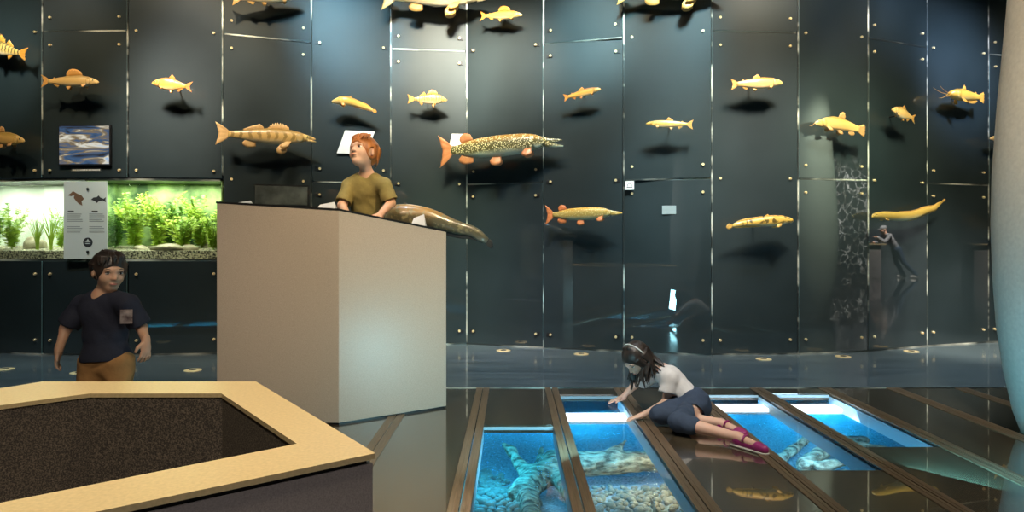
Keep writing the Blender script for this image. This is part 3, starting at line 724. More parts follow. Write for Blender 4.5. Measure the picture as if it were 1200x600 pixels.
# hall behind the camera (seen mirrored in the glass)
def mirror(col, p):
    """the place in the hall whose image in the glass of that column stands at p"""
    a, b = WV[col + 1], WV[col + 2]; d = (b - a).normalized(); n_ = Vector((-d.y, d.x)); v = Vector(p[:2]) - a
    return Vector(p[:2]) - 2 * v.dot(n_) * n_
def mirror_dir(col, v):
    a, b = WV[col + 1], WV[col + 2]; d = (b - a).normalized(); n_ = Vector((-d.y, d.x)); v = Vector(v[:2]); return v - 2 * v.dot(n_) * n_
hp = mirror(10, (4.9, 11.2))
for (x, y), lb in (((-2.3, -4.2), 'bulging pale pillar standing left in the hall behind the viewer'), ((hp.x, hp.y), 'bulging pale pillar right in the hall, mirrored by the glass')):
    pillar(x, y, lb)
lamp('SPOT', (hp.x - .5, hp.y + 1.6, 4.8), (hp.x, hp.y, 1.6), 3000, (.8, 1, .8), .1, 40, 1)
# gallery beam in the hall
bm = bmesh.new(); box(bm, (X0, -7.2, 3.75), (12, -6.9, 4.05)); struct('trim_90', bm, mat('gallery_beam', (.35, .38, .4), .6))
m = M['mural'] = mat('branch_mural', (.05, .05, .05), .7)
v = coords(m, 'Object', (1, 1, .8)); nd = N(m, 'ShaderNodeTexNoise', Scale=2.2, Detail=5.0); L_(m, v, nd.inputs['Vector']); v2 = mixc(m, .35, v, nd.outputs[1]); vo_ = N(m, 'ShaderNodeTexNoise', Scale=1.5, Detail=10.0, Roughness=.75); L_(m, v, vo_.inputs['Vector'])
wv = N(m, 'ShaderNodeTexVoronoi', Scale=7.0, feature='DISTANCE_TO_EDGE'); L_(m, v2, wv.inputs['Vector'])
L_(m, mixc(m, 1.0, ramp(m, wv.outputs[0], [(.02, (.9, .9, .85)), (.07, (.03, .03, .025))]), ramp(m, vo_.outputs[0], [(.42, (.1, .08, .05)), (.6, (1, 1, 1))]), 'MULTIPLY'), bsdf(m).inputs['Base Color'])
bm = bmesh.new(); box(bm, (-1.9, -.04, 0), (1.9, .04, 3.6)); o = obj('mural_screen', bm, M['mural']); mu = mirror(10, ((1000 - 600) / F * 19.6, 19.6)); dv = mirror_dir(10, (1, 0)); o.location = (mu.x, mu.y, .002); o.rotation_euler = (0, 0, math.atan2(dv.y, dv.x)); lamp('SPOT', (mu.x - 2.0, mu.y + 1.5, 4.9), (mu.x, mu.y, 1.2), 3000, (1, 1, .95), .1, 60, 1)
tag(o, 'tall freestanding screen printed with pale tangled branches in the hall', 'screen')

# brass covers in the walkway
me_cov = None
for px, py, lb in ((590, 411, 'left of centre below the glass wall'), (681, 415, 'behind the girl\'s head'), (895, 421, 'midway between girl and pillar'), (1068, 412, 'nearest the leaning pillar'), (988, 418, 'between the two right ones'), (226, 434, 'beside the plinth on the left'), (93, 437, 'behind the dark-haired boy'), (6, 433, 'at the left frame edge')):
    x, y = gp(px, py)
    r = bpy.data.objects.new('floor_cover', None)
    if me_cov is None:
        bm = bmesh.new(); lathe(bm, [(.075, 0), (.075, .004), (.068, .006)], n=28); me_cov = bpy.data.meshes.new('cover'); bm.normal_update(); bm.to_mesh(me_cov); bm.free(); me_cov.materials.append(M['brass'])
        bm = bmesh.new(); lathe(bm, [(.03, .005), (.03, .009)], n=20); me_cap = bpy.data.meshes.new('cap'); bm.normal_update(); bm.to_mesh(me_cap); bm.free(); me_cap.materials.append(M['black'])
    o = bpy.data.objects.new('floor_cover', me_cov); C.objects.link(o); o.location = (x, y, 0); tag(o, 'round brass floor cover in the walkway ' + lb, 'floor cover', 'brass floor covers')
    c = bpy.data.objects.new('center_cap', me_cap); C.objects.link(c); c.parent = o

# ------------------------------------------------------------------ fish models
def fishmat(name, back, side, belly, spot=None, sscale=60, kind='spots', fin=None, thr=.5, soft=.08):
    back, side, belly = [tuple(x * k for x, k in zip(c, (.86, .76, .66))) for c in (back, side, belly)]; fin = tuple(x * k for x, k in zip(fin, (.86, .74, .7))) if fin else fin
    m = mat(name, side, .34, 0, .5, .12); v = coords(m, 'Generated', (1, 1, 1)); sp_ = N(m, 'ShaderNodeSeparateXYZ'); L_(m, v, sp_.inputs[0])
    n0 = N(m, 'ShaderNodeTexNoise', Scale=5.0, Detail=3.0); L_(m, v, n0.inputs['Vector'])
    ad = N(m, 'ShaderNodeMath', operation='MULTIPLY_ADD'); L_(m, n0.outputs[0], ad.inputs[0]); ad.inputs[1].default_value = .25; L_(m, sp_.outputs[2], ad.inputs[2])
    col = ramp(m, ad.outputs[0], [(.22, belly), (.45, side), (.75, side), (1.0, back)])
    o = coords(m, 'Object', (1, .3, 1))
    if spot:
        if kind == 'spots':
            t = N(m, 'ShaderNodeTexVoronoi', Scale=float(sscale)); L_(m, o, t.inputs['Vector']); f = ramp(m, t.outputs[0], [(thr - soft, (1, 1, 1)), (thr, (0, 0, 0))])
        elif kind == 'blotch':
            t = N(m, 'ShaderNodeTexNoise', Scale=float(sscale), Detail=3.0); L_(m, o, t.inputs['Vector']); f = ramp(m, t.outputs[0], [(thr, (0, 0, 0)), (thr + soft, (1, 1, 1))])
        else:
            t = N(m, 'ShaderNodeTexWave', Scale=float(sscale), Distortion=3.0, Detail=2.0); L_(m, v, t.inputs['Vector']); f = ramp(m, t.outputs[1], [(thr, (0, 0, 0)), (thr + soft, (1, 1, 1))])
        zf = ramp(m, sp_.outputs[2], [(.15, (0, 0, 0)), (.4, (1, 1, 1))])
        col = mixc(m, mixc(m, 1.0, f, zf, 'MULTIPLY'), col, spot)
    L_(m, col, bsdf(m).inputs['Base Color'])
    sc_ = N(m, 'ShaderNodeTexVoronoi', Scale=140.0); L_(m, o, sc_.inputs['Vector']); b = N(m, 'ShaderNodeBump', Strength=.35, Distance=.002); L_(m, sc_.outputs[0], b.inputs['Height']); L_(m, b.outputs[0], bsdf(m).inputs['Normal'])
    f = mat(name + '_fin', fin or side, .45, 0, .2, .2); fo = coords(m, 'Object'); fo = coords(f, 'Object', (1, .2, 1)); wv = N(f, 'ShaderNodeTexWave', Scale=38.0, Distortion=1.5); L_(f, fo, wv.inputs['Vector'])
    fc = fin or side; L_(f, ramp(f, wv.outputs[1], [(.2, tuple(.55 * c for c in fc)), (.7, tuple(min(1, 1.15 * c) for c in fc))]), bsdf(f).inputs['Base Color'])
    return m, f
FM = {
 'trout': fishmat('trout', (.28, .19, .04), (.70, .45, .12), (.85, .70, .45), (.12, .06, .02), 90, 'spots', (.75, .42, .10), .28, .08),
 'silver': fishmat('silver', (.38, .24, .06), (.78, .55, .22), (.85, .75, .50), None, 0, '', (.80, .46, .12)),
 'gold': fishmat('gold', (.50, .26, .04), (.88, .56, .12), (.9, .72, .4), None, 0, '', (.9, .42, .06)),
 'red': fishmat('red', (.40, .16, .04), (.85, .45, .10), (.9, .7, .4), None, 0, '', (.92, .34, .05)),
 'perch': fishmat('perch', (.30, .22, .05), (.85, .62, .2), (.9, .8, .6), (.14, .10, .03), 4.4, 'bars', (.90, .45, .06), .55, .15),
 'zander': fishmat('zander', (.36, .24, .07), (.82, .60, .25), (.88, .78, .55), (.36, .22, .06), 3.2, 'bars', (.85, .60, .26), .6, .2),
 'pike': fishmat('pike', (.48, .28, .04), (.13, .13, .05), (.55, .72, .66), (.92, .85, .5), 62, 'spots', (.72, .32, .13), .42, .08),
 'pike2': fishmat('pike_golden', (.62, .40, .06), (.50, .40, .12), (.5, .65, .5), (.85, .75, .35), 80, 'spots', (.82, .30, .10), .3, .08),
 'burbot': fishmat('burbot', (.55, .35, .05), (.80, .56, .12), (.80, .80, .6), (.12, .08, .02), 26, 'blotch', (.72, .48, .10), .53, .05),
 'tench': fishmat('tench', (.34, .24, .06), (.72, .48, .16), (.85, .6, .25), None, 0, '', (.62, .38, .14)),
 'eel': fishmat('eel', (.42, .30, .06), (.62, .46, .12), (.65, .7, .5), None, 0, '', (.6, .42, .12)),
 'cat': fishmat('bullhead', (.45, .28, .04), (.90, .58, .10), (.95, .72, .3), None, 0, '', (.92, .50, .08)),
 'wels': fishmat('wels', (.42, .27, .08), (.12, .12, .08), (.20, .24, .22), (.22, .19, .10), 30, 'blotch', (.04, .045, .045), .55, .06),
 'big': fishmat('big', (.5, .38, .15), (.80, .62, .35), (.9, .82, .65), None, 0, '', (.88, .55, .15)),
}
M['eye_w'] = mat('fish_eye_ring', (.9, .75, .3), .2); M['eye_b'] = mat('fish_pupil', (.01, .01, .01), .08, 0, 1)
M['mouthd'] = mat('mouth_dark', (.10, .04, .03), .5)
# profiles: (t, top, bottom) in body lengths, snout at 0, tail root at tr
PROF = {
 'trout': ([(0, .004, -.006), (.02, .026, -.022), (.08, .056, -.042), (.2, .088, -.072), (.35, .10, -.09), (.5, .095, -.088), (.65, .075, -.065), (.78, .050, -.042), (.88, .038, -.034)], .62,
   [('dorsal', 'D', .42, .56, .085, .35, 'tri'), ('adipose', 'D', .73, .77, .035, .8, 'tri'), ('anal', 'V', .67, .76, .065, .35, 'tri'), ('pelvic', 'V', .50, .56, .065, .5, 'tri'), ('pectoral', 'P', .21, .26, .075, .6, 'tri')], (.12, .105, .35)),
 'grayling': ([(0, .004, -.006), (.02, .022, -.02), (.08, .052, -.04), (.2, .09, -.075), (.33, .108, -.085), (.5, .095, -.085), (.65, .07, -.06), (.78, .042, -.038), (.87, .034, -.03)], .55,
   [('dorsal', 'D', .28, .56, .12, .35, 'sail'), ('adipose', 'D', .74, .77, .03, .8, 'tri'), ('anal', 'V', .67, .76, .06, .35, 'tri'), ('pelvic', 'V', .46, .53, .08, .5, 'tri'), ('pectoral', 'P', .2, .25, .08, .6, 'tri')], (.13, .11, .45)),
 'cyprinid': ([(0, .004, -.008), (.02, .026, -.026), (.08, .066, -.05), (.18, .11, -.09), (.33, .145, -.125), (.48, .14, -.125), (.62, .10, -.09), (.75, .058, -.05), (.84, .042, -.038)], .42,
   [('dorsal', 'D', .40, .54, .12, .45, 'tri'), ('anal', 'V', .62, .74, .085, .45, 'tri'), ('pelvic', 'V', .44, .5, .09, .5, 'tri'), ('pectoral', 'P', .22, .27, .085, .6, 'tri')], (.16, .14, .55)),
 'perch': ([(0, .004, -.01), (.02, .025, -.03), (.08, .07, -.055), (.2, .135, -.10), (.33, .155, -.12), (.5, .13, -.115), (.65, .08, -.08), (.76, .05, -.045), (.84, .04, -.036)], .45,
   [('spiny_dorsal', 'D', .24, .50, .12, .15, 'spiny'), ('dorsal', 'D', .53, .68, .09, .35, 'tri'), ('anal', 'V', .60, .68, .09, .35, 'tri'), ('pelvic', 'V', .30, .36, .11, .4, 'tri'), ('pectoral', 'P', .27, .32, .09, .6, 'tri')], (.16, .12, .3)),
 'zander': ([(0, .002, -.004), (.02, .016, -.010), (.08, .036, -.022), (.18, .066, -.055), (.3, .088, -.075), (.45, .09, -.082), (.6, .068, -.066), (.75, .044, -.04), (.87, .033, -.03)], .6,
   [('spiny_dorsal', 'D', .27, .48, .07, .2, 'spiny'), ('dorsal', 'D', .52, .72, .06, .4, 'tri'), ('anal', 'V', .60, .70, .075, .45, 'fan'), ('pelvic', 'V', .30, .35, .11, .35, 'fan'), ('pectoral', 'P', .25, .30, .09, .8, 'fan')], (.11, .12, .3)),
 'pike': ([(0, .003, -.003), (.03, .010, -.005), (.1, .020, -.015), (.16, .036, -.032), (.22, .058, -.052), (.32, .070, -.066), (.5, .074, -.074), (.66, .066, -.066), (.76, .050, -.05), (.83, .032, -.032), (.89, .028, -.028)], .65,
   [('dorsal', 'D', .70, .80, .068, .5, 'fan'), ('anal', 'V', .71, .80, .066, .5, 'fan'), ('pelvic', 'V', .49, .545, .075, .3, 'fan'), ('pectoral', 'P', .24, .285, .075, .35, 'fan')], (.11, .13, .35)),
 'burbot': ([(0, .006, -.008), (.02, .026, -.024), (.08, .05, -.04), (.18, .075, -.068), (.32, .082, -.085), (.45, .07, -.07), (.6, .052, -.048), (.78, .038, -.034), (.93, .02, -.02)], .8,
   [('first_dorsal', 'D', .36, .43, .035, .4, 'tri'), ('long_dorsal', 'D', .46, .92, .03, .2, 'sail'), ('long_anal', 'V', .5, .92, .028, .2, 'sail'), ('pectoral', 'P', .2, .25, .07, .8, 'fan')], (.07, .045, -.5)),
 'eel': ([(0, .004, -.004), (.015, .016, -.014), (.06, .026, -.022), (.15, .032, -.032), (.4, .034, -.036), (.65, .028, -.028), (.85, .018, -.018), (.97, .006, -.006)], .85,
   [('long_dorsal', 'D', .35, .96, .016, .1, 'sail'), ('long_anal', 'V', .45, .96, .014, .1, 'sail'), ('pectoral', 'P', .13, .16, .03, .6, 'fan')], (.03, .014, -.6)),
 'cat': ([(0, .02, -.02), (.02, .045, -.035), (.08, .075, -.055), (.2, .11, -.085), (.35, .12, -.10), (.5, .10, -.09), (.65, .075, -.065), (.78, .055, -.048), (.85, .048, -.042)], .85,
   [('dorsal', 'D', .36, .46, .13, .4, 'tri'), ('adipose', 'D', .70, .76, .05, .8, 'tri'), ('anal', 'V', .58, .76, .08, .3, 'fan'), ('pelvic', 'V', .5, .55, .08, .5, 'tri'), ('pectoral', 'P', .25, .31, .12, .6, 'fan')], (.15, .12, .05)),
 'tench': ([(0, .008, -.01), (.02, .028, -.026), (.08, .06, -.05), (.2, .10, -.085), (.35, .125, -.105), (.5, .115, -.10), (.65, .085, -.075), (.78, .065, -.055), (.86, .058, -.05)], .45,
   [('dorsal', 'D', .44, .56, .11, .4, 'fan'), ('anal', 'V', .66, .75, .08, .4, 'fan'), ('pelvic', 'V', .44, .5, .085, .45, 'fan'), ('pectoral', 'P', .22, .27, .085, .6, 'fan')], (.14, .11, .08)),
 'wels': ([(0, .012, -.01), (.02, .035, -.03), (.08, .062, -.05), (.18, .085, -.075), (.32, .085, -.085), (.5, .068, -.06), (.7, .045, -.04), (.88, .030, -.028), (.95, .018, -.017)], .95,
   [('dorsal', 'D', .3, .34, .03, .4, 'tri'), ('long_anal', 'V', .48, .93, .035, .2, 'sail'), ('pectoral', 'P', .2, .25, .07, .7, 'fan')], (.05, .03, -.2)),
}
def interp(tab, t, c):
    for a, b in zip(tab[:-1], tab[1:]):
        if t <= b[0]:
            u = (t - a[0]) / (b[0] - a[0]); u = u * u * (3 - 2 * u) * .35 + u * .65; return a[c] + (b[c] - a[c]) * u
    return tab[-1][c]
def make_fish(kind, matk, head, tail, label, cat='fish model', off=.2, bend=None, hs=1.0, gape=0, whisk=None, top=None, wbend=0, depth=None, rod=True, group='fish models on the glass wall'):
    """head and tail are photograph points on the wall; bend: list of (t, dz) in lengths; hs height scale"""
    d1 = (depth or wall_depth(head[0])) - off; d2 = (depth or wall_depth(tail[0])) - off
    H, T = P(*head, d1), P(*tail, d2); ax = (H - T); L = ax.length; x = ax.normalized()
    y = Vector((0, 0, 1)).cross(x).normalized(); z = x.cross(y).normalized()
    tab, wf, fins, (tl, th, fork) = PROF[kind]; tr = tab[-1][0]
    bmat, fmat = FM[matk]
    root = empty(cat.split()[0] + '_model', (H + T) / 2); root.rotation_euler = Matrix((x, y, z)).transposed().to_euler()
    tag(root, label, cat, group)
    def cz(t):
        if not bend: return 0
        for a, b in zip(bend[:-1], bend[1:]):
            if t <= b[0]: u = (t - a[0]) / (b[0] - a[0]); u = u * u * (3 - 2 * u); return (a[1] + (b[1] - a[1]) * u) * L
        return bend[-1][1] * L
    cy = lambda t: wbend * L * math.sin(t * math.pi)
    bm = bmesh.new(); ns, nr = 30, 20; rings = []
    for i in range(ns + 1):
        u = i / ns; t = tr * (u ** 1.35) if u < .999 else tr
        tp = interp(tab, t, 1) * L * hs; bt = interp(tab, t, 2) * L * hs; hw = (tp - bt) / 2 * wf * (1.25 if kind in ('cat', 'wels', 'burbot') and t < .2 else 1) * (1 - .45 * max(0, (t - .5) / .5)); zc = (tp + bt) / 2 + cz(t); hh = (tp - bt) / 2
        slope = (cz(t + .01) - cz(t - .01)) / (.02 * L)
        ring = []
        for k in range(nr):
            a = 2 * math.pi * k / nr; c_, s_ = math.cos(a), math.sin(a)
            yy = hw * (abs(c_) ** .85) * (1 if c_ > 0 else -1); zz = hh * s_
            ring.append(bm.verts.new((L * (.5 - t) + slope * zz, cy(t) + yy, zc + zz)))
        rings.append(ring)
    for i in range(ns):
        for k in range(nr): bm.faces.new((rings[i][k], rings[i][(k + 1) % nr], rings[i + 1][(k + 1) % nr], rings[i + 1][k]))
    bm.faces.new(rings[0][::-1]); bm.faces.new(rings[-1]); bmesh.ops.recalc_face_normals(bm, faces=bm.faces)
    obj('body', bm, bmat, root, True)
    def sheet(name, fn, nu=9, nv=5, th_=.004, par=root):
        b = bmesh.new(); th_ = max(.0025, th_ * L); g1 = []; g2 = []
        for i in range(nu):
            r1, r2 = [], []
            for j in range(nv):
                p = Vector(fn(i / (nu - 1), j / (nv - 1))); e = th_ * (1 - .6 * j / (nv - 1)); p.y += .006 * L * math.sin(i * 2.1) * j / (nv - 1)
                r1.append(b.verts.new(p + Vector((0, e / 2, 0)))); r2.append(b.verts.new(p - Vector((0, e / 2, 0))))
            g1.append(r1); g2.append(r2)
        for i in range(nu - 1):
            for j in range(nv - 1):
                b.faces.new((g1[i][j], g1[i + 1][j], g1[i + 1][j + 1], g1[i][j + 1])); b.faces.new((g2[i][j + 1], g2[i + 1][j + 1], g2[i + 1][j], g2[i][j]))
        for i in range(nu - 1):
            for j in (0, nv - 1): b.faces.new((g1[i][j], g2[i][j], g2[i + 1][j], g1[i + 1][j]))
        for j in range(nv - 1):
            for i in (0, nu - 1): b.faces.new((g1[i][j], g1[i][j + 1], g2[i][j + 1], g2[i][j]))
        bmesh.ops.recalc_face_normals(b, faces=b.faces); return obj(name, b, fmat, par, True)
    # tail fin
    rt, rb = interp(tab, tr, 1) * L * hs, interp(tab, tr, 2) * L * hs; ZT_ = cz(tr); sl = (cz(tr) - cz(tr - .03)) / (.03 * L)
    def tailf(u, v):
        s_ = 2 * u - 1; ln = (1 - tr + .0) * L * (1 - fork * (1 - abs(s_) ** 1.3) * .8) * (1 - (.18 if fork < .2 else 0) * abs(s_) ** 3); ln = max(ln, .03 * L)
        z0 = (rt if s_ > 0 else -rb) * s_; z1 = s_ * th * L
        dx = ln * v; return (L * (.5 - tr) + .01 * L - dx, cy(tr), ZT_ + z0 + (z1 - z0) * v ** .8 + sl * dx)
    sheet('tail_fin', tailf, 13, 6)
    for nm, pl, t0, t1, h, sw, shp in fins:
        def prof_h(u):
            if shp == 'tri': return (1 - .72 * u) * min(1, .35 + u * 6)
            if shp == 'sail': return (math.sin(math.pi * min(1, u * .9 + .12)) ** .5) * (.8 + .3 * u)
            if shp == 'spiny': return (math.sin(math.pi * (u * .85 + .12)) ** .7) * (.82 + .18 * (math.cos(u * 8 * 2 * math.pi)))
            return math.sin(math.pi * (u * .7 + .2)) ** .6
        def fb(u, v, side=0):
            t = t0 + (t1 - t0) * u; hh = h * L * prof_h(u) * v
            if pl == 'D': return (L * (.5 - t) - hh * sw, cy(t), cz(t) + interp(tab, t, 1) * L * hs * .93 + hh)
            if pl == 'V':
                oy = 0 if 'pelvic' not in nm else side * (.012 * L + hh * .3); spread = (u - .5) * hh * (.9 if shp == 'fan' else .3)
                return (L * (.5 - t) - hh * sw - spread, cy(t) + oy, cz(t) + interp(tab, t, 2) * L * hs * .9 - hh)
            tp, bt = interp(tab, t, 1) * L * hs, interp(tab, t, 2) * L * hs; hw = (tp - bt) / 2 * wf
            spread = (u - .5) * hh * .9
            return (L * (.5 - t) - hh * sw - spread, cy(t) + side * (hw * .8 + hh * .35), cz(t) + bt * .62 - hh * .85)
        if pl == 'P' or 'pelvic' in nm:
            for side in (-1, 1): sheet(nm + '_fin', lambda u, v, s=side: fb(u, v, s), 6, 4)
        else: sheet(nm + '_fin', fb, 17 if (t1 - t0) > .15 else 7, 4)
    # eyes, mouth
    te = {'pike': .135, 'eel': .035, 'wels': .05, 'cat': .09}.get(kind, .085); tp, bt = interp(tab, te, 1) * L * hs, interp(tab, te, 2) * L * hs
    er = {'pike': .011, 'eel': .006, 'wels': .006, 'zander': .014, 'cat': .014}.get(kind, .019) * L * min(1.2, hs)
    for side in (-1, 1):
        c = Vector((L * (.5 - te), cy(te) + side * (tp - bt) / 2 * wf * .93, cz(te) + tp * .45)); bm = bmesh.new(); ell_bm(bm, c, (er, er * .5, er), 12)
        e = obj('eye', bm, M['eye_w'], root, True); bm = bmesh.new(); ell_bm(bm, c + Vector((0, side * er * .3, 0)), (er * .55, er * .4, er * .55), 10); obj('pupil', bm, M['eye_b'], e, True)
    jl = {'pike': .13, 'zander': .09, 'eel': .05}.get(kind, .05)
    bm = bmesh.new(); g = gape
    a0 = Vector((L * (.5 - jl), cy(0), cz(jl) + interp(tab, jl, 2) * L * hs * .72)); tip = Vector((L * .5 + .004 * L, cy(0), cz(0) - .006 * L - g * jl * L))
    tube(bm, [a0, a0.lerp(tip, .5) + Vector((0, 0, -.003 * L)), tip], [.020 * L * hs if kind != 'eel' else .008 * L, .013 * L * hs if kind != 'eel' else .006 * L, .006 * L], 10); obj('lower_jaw', bm, bmat, root, True)
    if g:
        bm = bmesh.new(); m0 = Vector((L * (.5 - jl * .75), 0, cz(jl) - .004 * L)); ell_bm(bm, m0, (.03 * L, .012 * L, .008 * L)); obj('mouth_lining', bm, M['mouthd'], root, True)
    # gill cover
    tg = {'pike': .225, 'eel': .12}.get(kind, .2); tp, bt = interp(tab, tg, 1) * L * hs, interp(tab, tg, 2) * L * hs
    if kind not in ('eel', 'wels'):
        for side in (-1, 1):
            bm = bmesh.new(); ell_bm(bm, (L * (.5 - tg + .035), cy(tg) + side * (tp - bt) / 2 * wf * .80, cz(tg) + (tp + bt) / 2 - .003 * L), (.045 * L, (tp - bt) * .13, (tp - bt) * .36), 14); obj('gill_cover', bm, bmat, root, True)
    if whisk:
        for side in (-1, 1):
            for ln, dzz in whisk:
                bm = bmesh.new(); p0 = Vector((L * .485, side * .03 * L, 0)); pts = [p0 + Vector((ln * L * t_, side * .05 * L * t_, dzz * L * t_ - .03 * L * math.sin(t_ * 3))) for t_ in (0, .25, .5, .75, 1)]
                tube(bm, pts, [.006 * L, .005 * L, .004 * L, .003 * L, .0015 * L], 6); obj('barbel', bm, fmat, root, True)
    if rod:
        bm = bmesh.new(); back = Vector((0, 0, cz(.5)))
        sgn = 1 if y.y > 0 else -1
        tube(bm, [back, back + Vector((0, sgn * (off - .004) / max(.6, abs(y.y)), 0))], .006, 8); obj('mounting_rod', bm, M['black'], root)
    return root
mf = make_fish
mf('perch', 'perch', (-22, 52), (32, 64), 'golden fish at the upper left corner, cut by the frame edge', hs=.9)
mf('grayling', 'silver', (116, 96), (47, 95), 'pale golden grayling with raised back fin above the video screen')
mf('cyprinid', 'red', (178, 97), (226, 102), 'small golden rudd with orange fins facing left, right of the grayling', hs=1.2)
mf('tench', 'tench', (29, 165), (-24, 160), 'golden brown fish at the left frame edge, lower of the two there')
mf('zander', 'zander', (370, 163), (251, 156), 'long golden zander with open mouth left of the red-haired boy', gape=.25)
mf('trout', 'big', (352, -5), (270, -2), 'pale fish cut by the top frame edge above the zander')
mf('burbot', 'gold', (389, 117), (441, 129), 'small curved golden fish right above the red-haired boy', hs=1.25, bend=[(0, -.03), (.35, .06), (.7, .02), (1, -.03)])
mf('zander', 'big', (570, -2), (445, -3), 'large pale fish cut by the top frame edge, left of the yellow grayling')
mf('grayling', 'gold', (612, 17), (562, 19), 'bright yellow grayling near the top, right of the large cut-off fish')
mf('perch', 'perch', (524, 117), (477, 116), 'small plump perch with spiny back fin above the pike\'s tail')
mf('pike', 'pike', (659, 164), (513, 178), 'large spotted pike with open jaws, the longest fish in the middle', gape=.32, hs=1.15)
mf('trout', 'red', (704, 104), (660, 115), 'small orange trout above and right of the spotted pike')
mf('trout', 'trout', (757, 145), (813, 146), 'brown trout facing left on the teal glass right of the pike', hs=.85)
mf('zander', 'big', (852, -12), (722, -9), 'large fish cut by the top frame edge above the brown trout')
mf('trout', 'silver', (917, 97), (856, 99), 'golden whitefish with forked tail facing right, its shadow below', hs=1.15)
mf('tench', 'tench', (955, 144), (1015, 152), 'golden tench with bent body facing left near the right seam', bend=[(0, 0), (.4, .03), (1, -.02)], whisk=[(.06, -.03)])
mf('cyprinid', 'silver', (1045, 128), (1073, 140), 'small silvery carp pointing down right between tench and bullhead', off=.25, hs=1.2)
mf('cat', 'cat', (1112, 110), (1154, 115), 'bright golden bullhead catfish with whiskers beneath the blue light', whisk=[(.35, .12), (.2, -.08)], hs=1.15, off=.25)
mf('trout', 'silver', (1160, 162), (1200, 164), 'slim pale fish half hidden by the leaning pillar')
mf('pike', 'pike2', (729, 249), (638, 252), 'slender golden pike with red tail below the large spotted pike', hs=1.1)
mf('burbot', 'burbot', (930, 258), (852, 263), 'golden burbot with dark blotches facing right, low on the wall', bend=[(0, 0), (.3, .012), (.7, -.0), (1, -.03)])
mf('eel', 'eel', (1022, 252), (1108, 241), 'long golden eel with raised tail above the mirrored person', bend=[(0, -.01), (.5, -.055), (.8, -.015), (1, .05)], hs=1.25)
mf('cyprinid', 'big', (1205, 264), (1163, 255), 'pale fish tail poking out left of the leaning pillar', off=.25)
wl = mf('wels', 'wels', (420, 256), (580, 277), 'big dark catfish sculpture curving out from behind the plinth\'s right end', 'catfish sculpture', hs=1.15, depth=5.35, off=.2, rod=False,
   bend=[(0, -.02), (.45, .065), (.8, .02), (1, -.055)], group=None)

bm = bmesh.new(); p = P(478, 262, 5.15); q_ = wl.matrix_basis.inverted()
tube(bm, [q_ @ Vector((p.x, 5.15, .0)), q_ @ Vector((p.x, 5.15, 1.27))], .025, 14); obj('support_post', bm, M['black'], wl)

MIRP = tuple(mirror(11, ((1050 - 600) / F * 21.5, 21.5))); MIRF = (*mirror_dir(11, (-1, 0)), 0)
lamp('SPOT', (MIRP[0] - 1.8, MIRP[1] + 1.2, 4.9), (MIRP[0], MIRP[1], 1), 5000, (1, .97, .9), .1, 50, 1)
# ------------------------------------------------------------------ people
V3 = Vector
def skin(name, c):
    m = mat(name, c, .5); bsdf(m).inputs['Subsurface Weight'].default_value = .12; bsdf(m).inputs['Subsurface Radius'].default_value = (.01, .004, .002); return m
M['skin_fair'] = skin('skin_fair', (.72, .43, .30)); M['skin_mid'] = skin('skin_mid', (.55, .33, .22)); M['skin_girl'] = skin('skin_girl', (.66, .42, .32))
def hairm(name, a, b):
    m = mat(name, a, .4); noisy(m, a, b, 22, 6, (1, 1, .25), .7, dist=.01); return m
M['hair_dark'] = hairm('hair_dark', (.012, .009, .008), (.045, .032, .026)); M['hair_red'] = hairm('hair_red', (.26, .075, .015), (.55, .20, .05))
def cloth(name, c, v=.8, rough=.85):
    m = mat(name, c, rough); noisy(m, tuple(x * v for x in c), c, 30, 5, (1, 1, 1), .35, dist=.01); return m
M['navy'] = cloth('navy_cotton', (.012, .016, .035)); M['khaki'] = cloth('khaki_trousers', (.38, .20, .07)); M['olive'] = cloth('olive_cotton', (.30, .24, .08))
M['whitec'] = cloth('white_cotton', (.72, .72, .72), .9); M['denim'] = cloth('denim', (.035, .06, .11)); M['purple'] = mat('purple_leather', (.30, .025, .16), .35, 0, .3)
M['greyc'] = cloth('grey_hoodie', (.32, .32, .33)); M['sole'] = mat('shoe_sole', (.5, .48, .45), .7); M['dgrey'] = cloth('dark_trousers', (.03, .035, .05))
M['sclera'] = mat('eye_white', (.85, .83, .8), .25); M['iris'] = mat('iris', (.03, .02, .015), .15, 0, 1); M['lip'] = mat('lips', (.55, .20, .16), .45)
def frame(fwd, up):
    f = V3(fwd).normalized(); u = (V3(up) - f * V3(up).dot(f)).normalized(); r = f.cross(u); return Matrix((r, f, u)).transposed()   # columns right, forward, up
